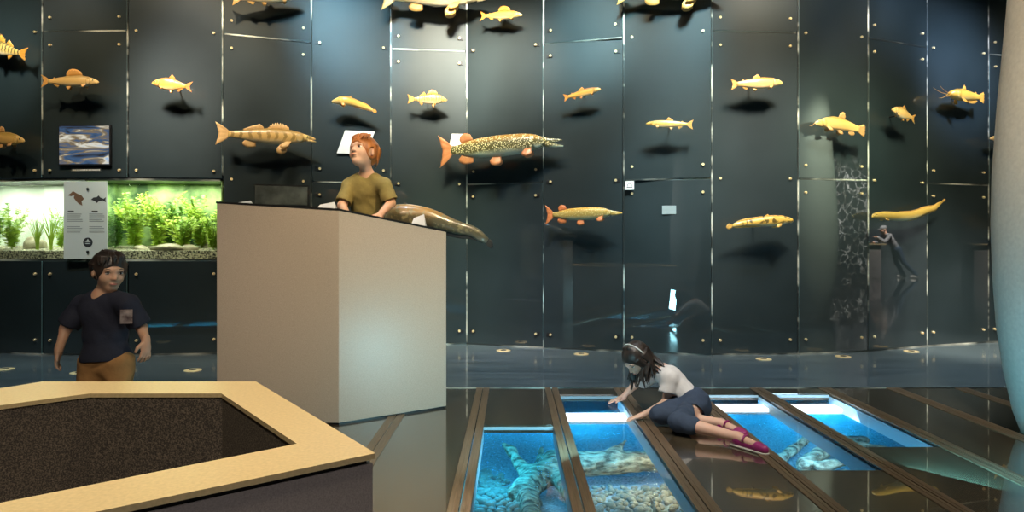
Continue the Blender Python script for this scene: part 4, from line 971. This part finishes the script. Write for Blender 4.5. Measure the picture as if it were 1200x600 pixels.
class Head:
    def __init__(s, c, fwd, up, size): s.c = V3(c); s.M = frame(fwd, up); s.s = size
    def p(s, x, y, z): return s.c + s.M @ V3((x, y, z)) * s.s
    def blob(s, B):
        S = s.s; Mx = s.M; E = lambda c, r, k=.012, neg=False: B.ell(s.p(*c), [v * S for v in r], Mx, k, neg)
        E((0, -.06, .13), (.345, .43, .37), .01); E((0, .08, -.10), (.262, .30, .34), .03); E((0, .20, -.37), (.115, .12, .085), .03)
        for q in (-1, 1):
            E((q * .14, .22, -.12), (.11, .12, .12), .02); E((q * .355, -.03, -.02), (.035, .085, .12), .006)
            E((q * .145, .415, .02), (.075, .06, .045), .014, True)
        B.cone(s.p(0, .36, .04), s.p(0, .44, -.10), .028 * S, .05 * S, .014)
        for q in (-1, 1): E((q * .045, .40, -.115), (.035, .04, .03), .008)
        E((0, .34, .10), (.2, .06, .035), .02); E((0, .355, -.235), (.085, .05, .022), .008); E((0, .345, -.275), (.075, .05, .022), .008)
        return B
    def features(s, parent, brow='hair_dark', closed=False):
        S = s.s
        for q in (-1, 1):
            bm = bmesh.new(); c = s.p(q * .145, .318, .015); ell_bm(bm, c, (.058 * S, .058 * S, .036 * S if not closed else .03 * S), 14, s.M); e = obj('eye', bm, M['sclera'], parent, True)
            bm = bmesh.new(); ell_bm(bm, s.p(q * .145, .356, .015), (.032 * S, .024 * S, .032 * S if not closed else .015 * S), 10, s.M); obj('iris', bm, M['iris'], e, True)
            bm = bmesh.new(); tube(bm, [s.p(q * .07, .40, .105), s.p(q * .14, .395, .13), s.p(q * .22, .34, .11)], [.010 * S, .011 * S, .006 * S], 8); obj('eyebrow', bm, M[brow], parent, True)
            bm = bmesh.new(); tube(bm, [s.p(q * .09, .375, .045), s.p(q * .145, .392, .062), s.p(q * .205, .355, .04)], [.010 * S] * 3, 6); obj('eyelid', bm, M[brow], parent, True)
        bm = bmesh.new(); tube(bm, [s.p(-.10, .375, -.25), s.p(-.05, .408, -.248), s.p(0, .415, -.252), s.p(.05, .408, -.248), s.p(.10, .375, -.25)], [.006 * S, .013 * S, .015 * S, .013 * S, .006 * S], 8); obj('mouth', bm, M['lip'], parent, True)
def hand(B, wr, d, palm, s=1.0, curl=.3, side=1, spread=.18):
    """wr wrist point, d direction to fingers, palm = palm-facing direction, side +1: thumb on +cross side"""
    wr = V3(wr); d = V3(d).normalized(); n = (V3(palm) - d * V3(palm).dot(d)).normalized(); r = d.cross(n) * side
    L = .062 * s
    Mx = Matrix((r, d, n)).transposed()
    B.ell(wr + d * L * .55, (.029 * s, L * .62, .013 * s), Mx, .01); B.cone(wr - d * .02, wr + d * L * .3, .019 * s, .018 * s, .012)
    for i, (o, ln) in enumerate(((.021, .050), (.0075, .056), (-.0065, .051), (-.020, .040))):
        o *= s; ln *= s; a = (1.5 - i) * spread; dd = (d + r * a * .6).normalized()
        p0 = wr + d * L * .95 + r * o; p = p0; ang = 0
        for k, fr in enumerate((.42, .32, .26)):
            ang += curl * (.7 + .3 * k); q = p + (dd * math.cos(ang) + n * math.sin(ang)) * ln * fr
            B.cone(p, q, (.0078 - .0009 * k) * s, (.0070 - .0009 * k) * s, .0035); p = q
    t0 = wr + d * L * .25 + r * .022 * s; t1 = t0 + (r * .75 + d * .7 + n * .2).normalized() * .026 * s; t2 = t1 + (r * .3 + d * .95 + n * .25).normalized() * .024 * s
    B.cone(t0, t1, .011 * s, .009 * s, .006); B.cone(t1, t2, .009 * s, .007 * s, .004)
def torso(B, hip, neck, r, w, dpt, infl=0, k=.05):
    """hip centre, neck base, r = right axis, w = half shoulder width, dpt = half depth"""
    hip, neck = V3(hip), V3(neck); u = (neck - hip); L = u.length; u.normalize(); r = (V3(r) - u * V3(r).dot(u)).normalized(); f = u.cross(r); Mx = Matrix((r, f, u)).transposed()
    B.ell(hip, ((w * .80 + infl), dpt * .95 + infl, L * .24), Mx, k); B.ell(hip.lerp(neck, .36), (w * .72 + infl, dpt * .88 + infl, L * .30), Mx, k); B.ell(hip.lerp(neck, .68), (w * .82 + infl, dpt + infl, L * .30), Mx, k)
    return r, u, f
def shirt(name, m, parent, hip, neck, r, w, dpt, arms, cutlow, infl=.012, sleeve=.6, nk=.05, hem=None, bumps=None):
    B = Blob(); r_, u, f = torso(B, hip, neck, r, w, dpt, infl, .04)
    hipv = V3(hip)
    if hem: B.ell(hipv + u * .0, (w * .78 + infl + .006, dpt + infl + .006, (V3(neck) - hipv).length * .33), Matrix((r_, f, u)).transposed(), .03)
    for sh, el, ra in arms:
        sh, el = V3(sh), V3(el); nb = V3(neck) - u * .03
        B.cone(nb.lerp(sh, .35), sh, .042 + infl, ra + infl, .035); e = sh.lerp(el, sleeve); B.cone(sh, e, ra + infl, ra * .95 + infl + .008, .02)
    # cuffs: flat cuts only near each sleeve end are modelled with negative discs
    for sh, el, ra in arms:
        sh, el = V3(sh), V3(el); a = (el - sh).normalized(); c = sh.lerp(el, sleeve) + a * (ra + .028)
        B.ell(c, (ra + .05, ra + .05, ra + .03), frame(a.orthogonal(), a), .002, True)
    B.ell(V3(neck) + u * .045, (.054, .058, .046), Matrix((r_, f, u)).transposed(), .006, True)
    if cutlow is not None: B.cut(cutlow, -u)
    return B.build(name, m, parent, .005, bumps=bumps or (.0022, 46))
def person(name_label, loc, group=None):
    r = empty('person', loc); tag(r, name_label, 'person'); return r

# --- dark-haired boy standing behind the basin
S_ = 229.0; D_ = 3.5
def Q(px, py, dd=0): return V3(((px - 600) / F * (D_ + dd), D_ + dd, CAMH + (HZ - py) / F * (D_ + dd)))
root = person('dark-haired boy in navy t-shirt and tan trousers standing left of the tan plinth', (Q(125, 300).x, D_, 0))
hd = Head(Q(128, 319), (.74, -.66, -.10), (.03, 0, 1), .203)
neck = Q(122, 343, .02); hip = Q(125, 421, .02); rt = V3((-.95, -.3, 0))
shL, shR = Q(149, 356, -.03), Q(97, 357, .06); elL, elR = Q(166, 384, -.0), Q(77, 385, .02); wrL, wrR = Q(171, 400, -.10), Q(69, 410, -.05)
B = Blob(); hd.blob(B); B.cone(hd.p(0, -.08, -.25), neck, .038, .044, .02); torso(B, hip, neck, rt, .128, .075)
for sh, el, wr in ((shL, elL, wrL), (shR, elR, wrR)):
    B.cone(neck - V3((0, 0, .02)), sh, .036, .035, .03); B.cone(sh, el, .034, .026, .015); B.cone(el, wr, .027, .018, .015)
hand(B, wrL, (.12, -.25, -1), (-.7, .4, 0), .95, .35, -1); hand(B, wrR, (-.08, -.15, -1), (.8, .3, 0), .95, .3, 1)
kn = []
for sx_ in (-1, 1):
    h0 = hip + V3((sx_ * .065, 0, -.02)); k0 = V3((hip.x + sx_ * .075, D_ - .01, .30)); a0 = V3((hip.x + sx_ * .08, D_ + .03, .07)); kn.append((h0, k0, a0))
    B.cone(h0, k0, .062, .042, .03); B.cone(k0, a0, .042, .028, .02); B.cone(a0, a0 + V3((sx_ * .02, -.11, -.035)), .03, .026, .02)
B.build('body', M['skin_mid'], root, .0045)
hd.features(root)
shirt('shirt', M['navy'], root, hip, neck, rt, .128, .075, [(shL, elL, .036), (shR, elR, .036)], hip + V3((0, 0, .0)), .014, .82, hem=True)
B = Blob(); B.ell(hip - V3((0, 0, .02)), (.118, .082, .09), k=.03)
for h0, k0, a0 in kn: B.cone(h0, k0, .075, .056, .03); B.cone(k0, a0, .056, .05, .02)
B.cut(V3((0, 0, .055)), (0, 0, -1)); B.build('trousers', M['khaki'], root, .005, (.0022, 50))
for (h0, k0, a0), sx_ in zip(kn, (-1, 1)):
    B = Blob(); B.cone(a0 + V3((0, .02, -.02)), a0 + V3((sx_ * .02, -.12, -.04)), .036, .030, .02); B.cut(V3((0, 0, .002)), (0, 0, -1)); B.build('shoe', M['black'], root, .005)
def short_hair(hd, m, root, fringe=0, seed=0, h=.0035, ext=0):
    S = hd.s; B = Blob(); B.ell(hd.p(0, -.07, .16), (.40 * S, .47 * S, .405 * S), hd.M, .01)
    for q_ in (-1, 1): B.ell(hd.p(q_ * .25, -.02, .02), (.14 * S, .24 * S, .22 * S), hd.M, .02)
    B.ell(hd.p(0, -.30, -.02), (.29 * S, .18 * S, .22 * S), hd.M, .02)
    B.ell(hd.p(0, .48, -.16), (.31 * S, .34 * S, .38 * S), hd.M, .006, True)
    for q_ in (-1, 1): B.ell(hd.p(q_ * .38, .03, -.06), (.12 * S, .12 * S, .16 * S), hd.M, .006, True)
    rs = random.Random(seed)
    for i in range(26):
        a = rs.uniform(-1.2, 1.2); x0 = math.sin(a) * .25; y0 = .05 + .1 * math.cos(a)
        b = hd.p(x0 + fringe * .05, y0, .52); e = hd.p(math.sin(a) * .33 + fringe * .12, .16 + .24 * math.cos(a), .26 + rs.uniform(-.05, .06)); mid = hd.p(math.sin(a) * .33 + fringe * .08, .12 + .24 * math.cos(a), .42)
        B.cone(b, mid, .022 * S, .035 * S, .003); B.cone(mid, e, .035 * S, .010 * S, .003)
    for i in range(24):
        a = rs.uniform(1.2, 5.1); e = hd.p(math.sin(a) * .36, -.1 + .40 * math.cos(a), rs.uniform(-.25, -.05) if math.cos(a) < .2 else .05); mid = hd.p(math.sin(a) * .40, -.1 + .44 * math.cos(a), .2)
        B.cone(hd.p(math.sin(a) * .15, -.1 + .15 * math.cos(a), .54), mid, .02 * S, .035 * S, .003); B.cone(mid, e, .035 * S, .012 * S, .003)
    return B.build('hair', m, root, h)
short_hair(hd, M['hair_dark'], root, .6, 1)
# pale print on the shirt
bm = bmesh.new(); c = Q(148, 371, -.098)
a_ = c; u_ = V3((.0, .03, 1)).normalized(); r_ = V3((.93, .37, 0)).normalized()
pl = []
for j in range(5):
    row = []
    for i in range(5): row.append(bm.verts.new(a_ + r_ * (i / 4 - .5) * .055 + u_ * (j / 4 - .5) * .07))
    pl.append(row)
for j in range(4):
    for i in range(4): bm.faces.new((pl[j][i], pl[j][i + 1], pl[j + 1][i + 1], pl[j + 1][i]))
bmesh.ops.solidify(bm, geom=bm.faces[:], thickness=.003)
M['print'] = mat('shirt_print', (.5, .4, .4), .8); noisy(M['print'], (.10, .06, .07), (.65, .55, .52), 30, 4)
pr = obj('chest_print', bm, M['print'], root)
PRINT = pr
rehang(root, tuple(root.location))

# --- red-haired boy behind the plinth
D_ = 4.85
root = person('red-haired boy in olive t-shirt looking up from behind the tan plinth', (Q(428, 300).x, D_ + .1, .6))
hd = Head(Q(425.5, 180), (-.45, -.80, .36), (-.05, .25, 1), .245)
neck = Q(430, 203, .06); hip = Q(430, 265, .16); rt = V3((-1, -.12, 0))
shL, shR = Q(450, 217, .03), Q(410, 217, .06); elL, elR = Q(458, 238, .02), Q(401, 241, -.02); wrL, wrR = Q(444, 246, -.14), Q(408, 247, -.14)
for v_ in (wrL, wrR): v_.z = 1.325
B = Blob(); hd.blob(B); B.cone(hd.p(0, -.1, -.25), neck, .040, .046, .02); torso(B, hip, neck, rt, .145, .082)
for sh, el, wr in ((shL, elL, wrL), (shR, elR, wrR)):
    B.cone(neck - V3((0, 0, .02)), sh, .04, .042, .03); B.cone(sh, el, .040, .032, .015); B.cone(el, wr, .032, .022, .015)
hand(B, wrL, (-.5, -1, -.05), (0, 0, -1), 1.05, .15, 1); hand(B, wrR, (.3, -1, -.05), (0, 0, -1), 1.05, .15, -1)
kn = []
for sx_ in (-1, 1):
    h0 = hip + V3((sx_ * .07, 0, -.02)); k0 = V3((hip.x + sx_ * .08, D_ + .13, .90)); a0 = V3((hip.x + sx_ * .08, D_ + .20, .67)); kn.append((h0, k0, a0))
    B.cone(h0, k0, .068, .046, .03); B.cone(k0, a0, .046, .03, .02); B.cone(a0, a0 + V3((sx_ * .02, -.09, -.035)), .03, .026, .02)
B.build('body', M['skin_fair'], root, .0045)
hd.features(root, 'hair_red')
shirt('shirt', M['olive'], root, hip, neck, rt, .145, .082, [(shL, elL, .038), (shR, elR, .038)], hip + V3((0, 0, -.04)), .014, .78, hem=True)
B = Blob(); B.ell(hip - V3((0, 0, .03)), (.125, .088, .09), k=.03)
for h0, k0, a0 in kn: B.cone(h0, k0, .08, .058, .03); B.cone(k0, a0, .056, .048, .02)
B.cut(V3((0, 0, .655)), (0, 0, -1)); B.build('trousers', M['denim'], root, .006)
for (h0, k0, a0), sx_ in zip(kn, (-1, 1)):
    B = Blob(); B.cone(a0 + V3((0, .02, -.03)), a0 + V3((sx_ * .02, -.10, -.04)), .036, .030, .02); B.cut(V3((0, 0, .603)), (0, 0, -1)); B.build('shoe', M['black'], root, .006)
short_hair(hd, M['hair_red'], root, -.5, 5)
rehang(root, tuple(root.location))

# --- girl sitting on the floor
root = person('dark-haired girl in white t-shirt and denim capris sitting on the floor touching a lit window', (1.08, 4.3, 0))
W = lambda px, py, d: P(px, py, d)
hd = Head(W(746, 421, 4.5), (-.62, -.42, -.66), (-.30, -.05, .75), .205)
hip = V3((1.16, 4.33, .115)); neck = W(774, 432, 4.47); rt = V3((.1, -1, .1))
shN, shF = W(785, 443, 4.36), W(765, 438, 4.60); elN, elF = W(780, 472, 4.35), W(743, 452, 4.78)
wrN = W(752, 487, 4.37); wrF = W(729, 468, 4.86); wrN.z = .036; wrF.z = .038
B = Blob(); hd.blob(B); B.cone(hd.p(0, -.1, -.22), neck, .034, .04, .02); torso(B, hip, neck, rt, .115, .072)
for sh, el, wr in ((shN, elN, wrN), (shF, elF, wrF)):
    B.cone(neck.lerp(sh, .2), sh, .036, .034, .03); B.cone(sh, el, .032, .025, .015); B.cone(el, wr, .026, .017, .015)
def gh(B, wr, d, side): hand(B, wr, d, (0, 0, -1), .92, .12, side, .22)
gh(B, wrN, (-1, .02, -.30), -1); gh(B, wrF, (-1, .1, -.3), 1)
hN, hF = hip + V3((-.03, -.055, -.02)), hip + V3((-.03, .06, -.01))
kN, kF = W(796, 496, 4.06), W(773, 490, 4.27); kN.z = .075; kF.z = .07
aN, aF = W(866, 513, 3.83), W(845, 494, 4.13); aN.z = .05; aF.z = .052
B.cone(hN, kN, .066, .048, .03); B.cone(kN, aN, .044, .026, .02)
B.cone(hF, kF, .066, .048, .03); B.cone(kF, aF, .044, .026, .02)
tN, tF = W(889, 526, 3.72), W(866, 505, 4.02); tN.z = .03; tF.z = .03
fd = (tN - aN).normalized(); fe = (tF - aF).normalized()
B.cone(aN, tN, .026, .022, .015); B.cone(aF, tF, .026, .022, .015)
B.cone(aN - fd * .02, aN, .028, .028, .01)
B.build('body', M['skin_girl'], root, .0045)
hd.features(root, closed=True)
shirt('shirt', M['whitec'], root, hip, neck, rt, .112, .072, [(shN, elN, .040), (shF, elF, .040)], hip + (neck - hip) * -.02, .012, .5)
B = Blob(); uu = (neck - hip).normalized()
B.ell(hip, (.098, .118, .11), k=.03); B.ell(hip + V3((-.03, 0, -.01)), (.10, .115, .10), k=.03)
B.cone(hN, kN, .080, .060, .03); B.cone(hF, kF, .080, .058, .03)
B.cone(kN, kN.lerp(aN, .22), .060, .055, .02); B.cone(kF, kF.lerp(aF, .3), .058, .052, .02)
for k_, a_, t_ in ((kN, aN, .33), (kF, aF, .42)):
    ax_ = (a_ - k_).normalized(); B.ell(k_.lerp(a_, t_) + ax_ * .055, (.085, .085, .06), frame(ax_.orthogonal(), ax_), .002, True)
B.cut(V3((0, 0, .006)), (0, 0, -1)); B.build('capris', M['denim'], root, .005, (.003, 48))
for a_, t_, d_ in ((aN, tN, fd), (aF, tF, fe)):
    e = t_ + d_ * .035; nn = V3((0, 0, 1)); sd = d_.cross(nn).normalized()
    sh = Blob(); sh.cone(t_ + d_ * .0, e, .029, .026, .012); sh.cone(a_ - V3((0, 0, .012)), a_ - d_ * .015 - V3((0, 0, .012)), .033, .032, .01); sh.cone(a_ - V3((0, 0, .022)), t_ - V3((0, 0, .006)), .026, .026, .01)
    sh.ell(a_.lerp(t_, .5) + V3((0, 0, .034)), (.026, .026, .026), k=.004, neg=True)
    sh.cut(V3((0, 0, .008)), (0, 0, -1)); so = sh.build('shoe', M['purple'], root, .0035)
    so2 = Blob(); so2.cone(V3((a_.x, a_.y, .006)) - d_ * .02, V3((e.x, e.y, .006)), .034, .030, .01); so2.cut(V3((0, 0, .002)), (0, 0, -1)); so2.cut(V3((0, 0, .012)), (0, 0, 1)); so2.build('sole', M['sole'], so, .0035)
    bm = bmesh.new(); c = a_.lerp(t_, .35); pts = [c + (sd * math.cos(w_) * .030 + nn * math.sin(w_) * .030) for w_ in [math.pi * k / 10 for k in range(11)]]; tube(bm, pts, .006, 8); obj('strap', bm, M['purple'], so, True)
# long hair: cap plus locks falling forward and over the shoulder
S = hd.s; B = Blob(); B.ell(hd.p(0, -.08, .15), (.41 * S, .47 * S, .41 * S), hd.M, .01); B.ell(hd.p(0, -.25, -.12), (.36 * S, .28 * S, .38 * S), hd.M, .02)
B.ell(hd.p(0, .47, -.18), (.29 * S, .34 * S, .40 * S), hd.M, .006, True)
rs = random.Random(4); ends = []
for i in range(70):
    t = rs.random(); side = 1 if rs.random() < .6 else -1
    a = rs.uniform(.3, 2.6) * side
    top = hd.p(math.sin(a) * .12, .02, .52); mid = hd.p(math.sin(a) * .40, -.1 + .40 * math.cos(a), .12)
    m2 = hd.p(math.sin(a) * .44, -.12 + .34 * math.cos(a), -.18)
    end = m2 + V3((rs.uniform(-.035, .035), rs.uniform(-.03, .03), -rs.uniform(.07, .15)))
    if a * side > 1.9: end = neck + V3((rs.uniform(-.02, .05), rs.uniform(-.12, .02), rs.uniform(-.04, .03)))
    wv_ = m2.lerp(end, .5) + V3((rs.uniform(-.012, .012), rs.uniform(-.012, .012), 0))
    B.cone(top, mid, .012, .013, .003); B.cone(mid, m2, .013, .011, .003); B.cone(m2, wv_, .011, .008, .003); B.cone(wv_, end, .008, .003, .003)
B.build('hair', M['hair_dark'], root, .004)
bm = bmesh.new(); pts = [hd.p(math.cos(w_) * .425, -.10, .15 + math.sin(w_) * .425) for w_ in [math.pi * k / 14 for k in range(15)]]; tube(bm, pts, .0045, 8); obj('hairband', bm, M['white'], root, True)
rehang(root, tuple(root.location))

# --- person seen mirrored in the glass, far off in the hall
cx, cy = MIRP
root = person('person in grey hoodie, cap and jeans leaning on a hall counter', (cx, cy, 0))
f2 = V3((-.5, .87, 0)) if False else V3(MIRF).normalized(); s2 = f2.cross(V3((0, 0, 1)))
def PP(f_, s_, z): return V3((cx, cy, 0)) + f2 * f_ + s2 * s_ + V3((0, 0, z))
hip = PP(0, 0, .92); neck = PP(.32, 0, 1.36); hd = Head(PP(.42, 0, 1.52), f2 + V3((0, 0, -.3)), (0, 0, 1), .24)
B = Blob(); hd.blob(B); B.cone(hd.p(0, -.1, -.25), neck, .055, .06, .02); torso(B, hip, neck, s2, .17, .10)
arms = []
for q_ in (-1, 1):
    sh = PP(.30, q_ * .17, 1.33); el = PP(.48, q_ * .22, 1.13); wr = PP(.66, q_ * .10, 1.12 if q_ < 0 else 1.30); arms.append((sh, el, wr))
    B.cone(neck, sh, .05, .05, .03); B.cone(sh, el, .05, .04, .02); B.cone(el, wr, .04, .028, .02); hand(B, wr, f2 - s2 * q_ * .6, (0, 0, -1), 1.15, .3, -q_)
leg = []
for q_ in (-1, 1):
    h0 = hip + s2 * q_ * .09; k0 = PP(-.05 - .12 * (q_ > 0), q_ * .1, .5); a0 = PP(-.28 - .3 * (q_ > 0), q_ * .1, .09); leg.append((h0, k0, a0)); B.cone(h0, k0, .085, .055, .03); B.cone(k0, a0, .055, .035, .03); B.cone(a0, a0 + f2 * .16 - V3((0, 0, .05)), .035, .03, .02)
B.build('body', M['skin_fair'], root, .009)
B = Blob(); torso(B, hip, neck, s2, .17, .10, .025, .05)
for sh, el, wr in arms: B.cone(neck, sh, .06, .065, .03); B.cone(sh, el, .068, .055, .02); B.cone(el, el.lerp(wr, .85), .055, .045, .02)
B.build('hoodie', M['greyc'], root, .01)
B = Blob(); B.ell(hip - V3((0, 0, .03)), (.15, .15, .12), k=.03)
for h0, k0, a0 in leg: B.cone(h0, k0, .10, .075, .03); B.cone(k0, a0, .075, .06, .02)
B.build('jeans', M['denim'], root, .01)
for h0, k0, a0 in leg:
    B = Blob(); B.cone(a0 - f2 * .03 - V3((0, 0, .03)), a0 + f2 * .17 - V3((0, 0, .045)), .048, .04, .02); B.cut(V3((0, 0, .004)), (0, 0, -1)); B.build('shoe', M['sole'], root, .009)
B = Blob(); B.ell(hd.p(0, -.08, .2), (.40 * .24, .46 * .24, .36 * .24), hd.M, .01); B.ell(hd.p(0, .42, .2), (.25 * .24, .3 * .24, .03 * .24), hd.M, .01); B.cut(hd.p(0, 0, .14), -hd.M.col[2]); B.build('cap', M['greyc'], root, .007)
rehang(root, (cx, cy, 0))
bm = bmesh.new(); c0 = PP(1.1, .1, 0)
box(bm, (-.35, -.4, .0), (.5, .4, 1.04), .01); 
r2 = empty('hall_counter', (c0.x, c0.y, 0)); r2.rotation_euler = (0, 0, math.atan2(f2.y, f2.x)); tag(r2, 'dark counter with pale top in the hall, leaned on by the mirrored person', 'counter')
obj('body', bm, M['basin'], r2); bm = bmesh.new(); box(bm, (-.5, -.46, 1.04), (.56, .46, 1.08), .006); obj('top', bm, M['rim'], r2)

# ------------------------------------------------------------------ things on the riverbed
def bedz(x, y): return BZ + .05 * noise.noise(Vector((x * 1.3, y * 1.3, 0)))
pm = []
for k in range(10):
    bm = bmesh.new(); bmesh.ops.create_icosphere(bm, subdivisions=2, radius=1)
    fx = (1 + .25 * math.sin(k * 2.3), .78 + .15 * math.cos(k * 1.7), .55 + .1 * math.sin(k))
    for v in bm.verts:
        n_ = noise.noise(v.co * .9 + Vector((k * 5.1, 0, 0))); v.co = Vector((v.co.x * fx[0], v.co.y * fx[1], v.co.z * fx[2])) * (1 + .22 * n_)
    me = bpy.data.meshes.new('pebble'); bm.normal_update(); bm.to_mesh(me); bm.free(); me.polygons.foreach_set('use_smooth', [True] * len(me.polygons)); me.materials.append(M['pebble'] if k % 3 else M['pebble_b']); pm.append(me)
rp = random.Random(11)
def pebbles(x0, x1, y0, y1, step, r0, r1, label, group, skip=None, cap=300):
    n = 0; y = y0; row = 0
    while y < y1:
        x = x0 + (row % 2) * step / 2
        while x < x1 and n < cap:
            px, py = x + rp.uniform(-.25, .25) * step, y + rp.uniform(-.25, .25) * step
            if not (skip and skip(px, py)):
                r = rp.uniform(r0, r1); o = bpy.data.objects.new('pebble', rp.choice(pm)); C.objects.link(o)
                o.location = (px, py, bedz(px, py) + r * .35); o.scale = (r, r, r); o.rotation_euler = (rp.uniform(-.3, .3), rp.uniform(-.3, .3), rp.uniform(0, 6.28)); tag(o, label, 'pebble', group); n += 1
            x += step
        y += step * .86; row += 1
    return n
na = pebbles(-.32, .16, 4.1, 5.15, .066, .026, .044, 'rounded pebble in blue light under the leftmost lit floor window', 'pebbles under the leftmost floor window', lambda x, y: (x > .0 and y > 4.5) or y > 5.15 - (x + .3) * .3, 110)
nb = pebbles(.48, 1.36, 4.12, 4.95, .066, .018, .040, 'rounded pebble in warm light under the floor window the girl touches', 'pebbles under the window the girl touches', lambda x, y: y > 4.90, 181)
for i in range(9):
    x, y = 2.15 + rp.random() * .6, 4.95 + rp.random() * .3
    r = rp.uniform(.04, .07); o = bpy.data.objects.new('pebble', rp.choice(pm)); C.objects.link(o); o.location = (x, y, bedz(x, y) + r * .3); o.scale = (r, r, r); tag(o, 'pebble beside the driftwood root behind the girl\'s shoes', 'pebble', 'pebbles beside the driftwood root')
bz = BZ
def wood(name, segs, label, cat='driftwood', bumps=(.006, 34, (.5, 1.4, 1.4)), h=.012):
    B = Blob()
    for a, b, ra, rb in segs: B.cone(a, b, ra * .8, rb * .8, .04)
    c = Vector(segs[0][0]); o = B.build(name, M['driftwood'], None, h, bumps); tag(o, label, cat)
    for v in o.data.vertices: v.co -= c
    o.location = c; return o
wood('driftwood_log', [((.05, 4.55, bz + .05), (.30, 4.9, bz + .12), .10, .12), ((.30, 4.9, bz + .12), (.75, 4.98, bz + .12), .12, .10), ((.75, 4.98, bz + .12), (1.35, 5.02, bz + .12), .10, .08),
   ((.12, 4.75, bz + .08), (.0, 4.98, bz + .2), .08, .03), ((.0, 4.98, bz + .2), (-.06, 5.0, bz + .24), .035, .02), ((.18, 4.8, bz + .1), (.22, 5.05, bz + .2), .05, .02), ((.7, 4.95, bz + .15), (.85, 5.1, bz + .24), .05, .02), ((.1, 4.6, bz + .05), (.12, 4.1, bz + .05), .10, .07), ((.12, 4.1, bz + .05), (.02, 3.75, bz + .05), .07, .04), ((.3, 4.85, bz + .1), (.42, 4.3, bz + .05), .08, .05)],
   'large pale driftwood trunk running beneath the two left floor windows')
wood('driftwood_root', [((2.2, 5.15, bz + .05), (2.6, 5.45, bz + .12), .07, .06), ((2.6, 5.45, bz + .12), (3.0, 5.3, bz + .08), .06, .05), ((2.1, 5.3, bz + .05), (2.45, 5.6, bz + .14), .05, .04), ((2.3, 5.1, bz + .05), (2.75, 5.2, bz + .1), .05, .04), ((2.45, 5.6, bz + .14), (2.9, 5.6, bz + .1), .04, .035)],
   'tangled driftwood root under the window behind the girl\'s shoes')
bm = bmesh.new(); tube(bm, [(0, 0, 0), (.02, .1, .02), (.015, .22, .05)], [.018, .014, .006], 8); o = obj('wood_stick', bm, M['driftwood'], smooth=True); o.location = (.86, 4.1, bz + .06); tag(o, 'short reddish stick among the warm-lit pebbles', 'stick')
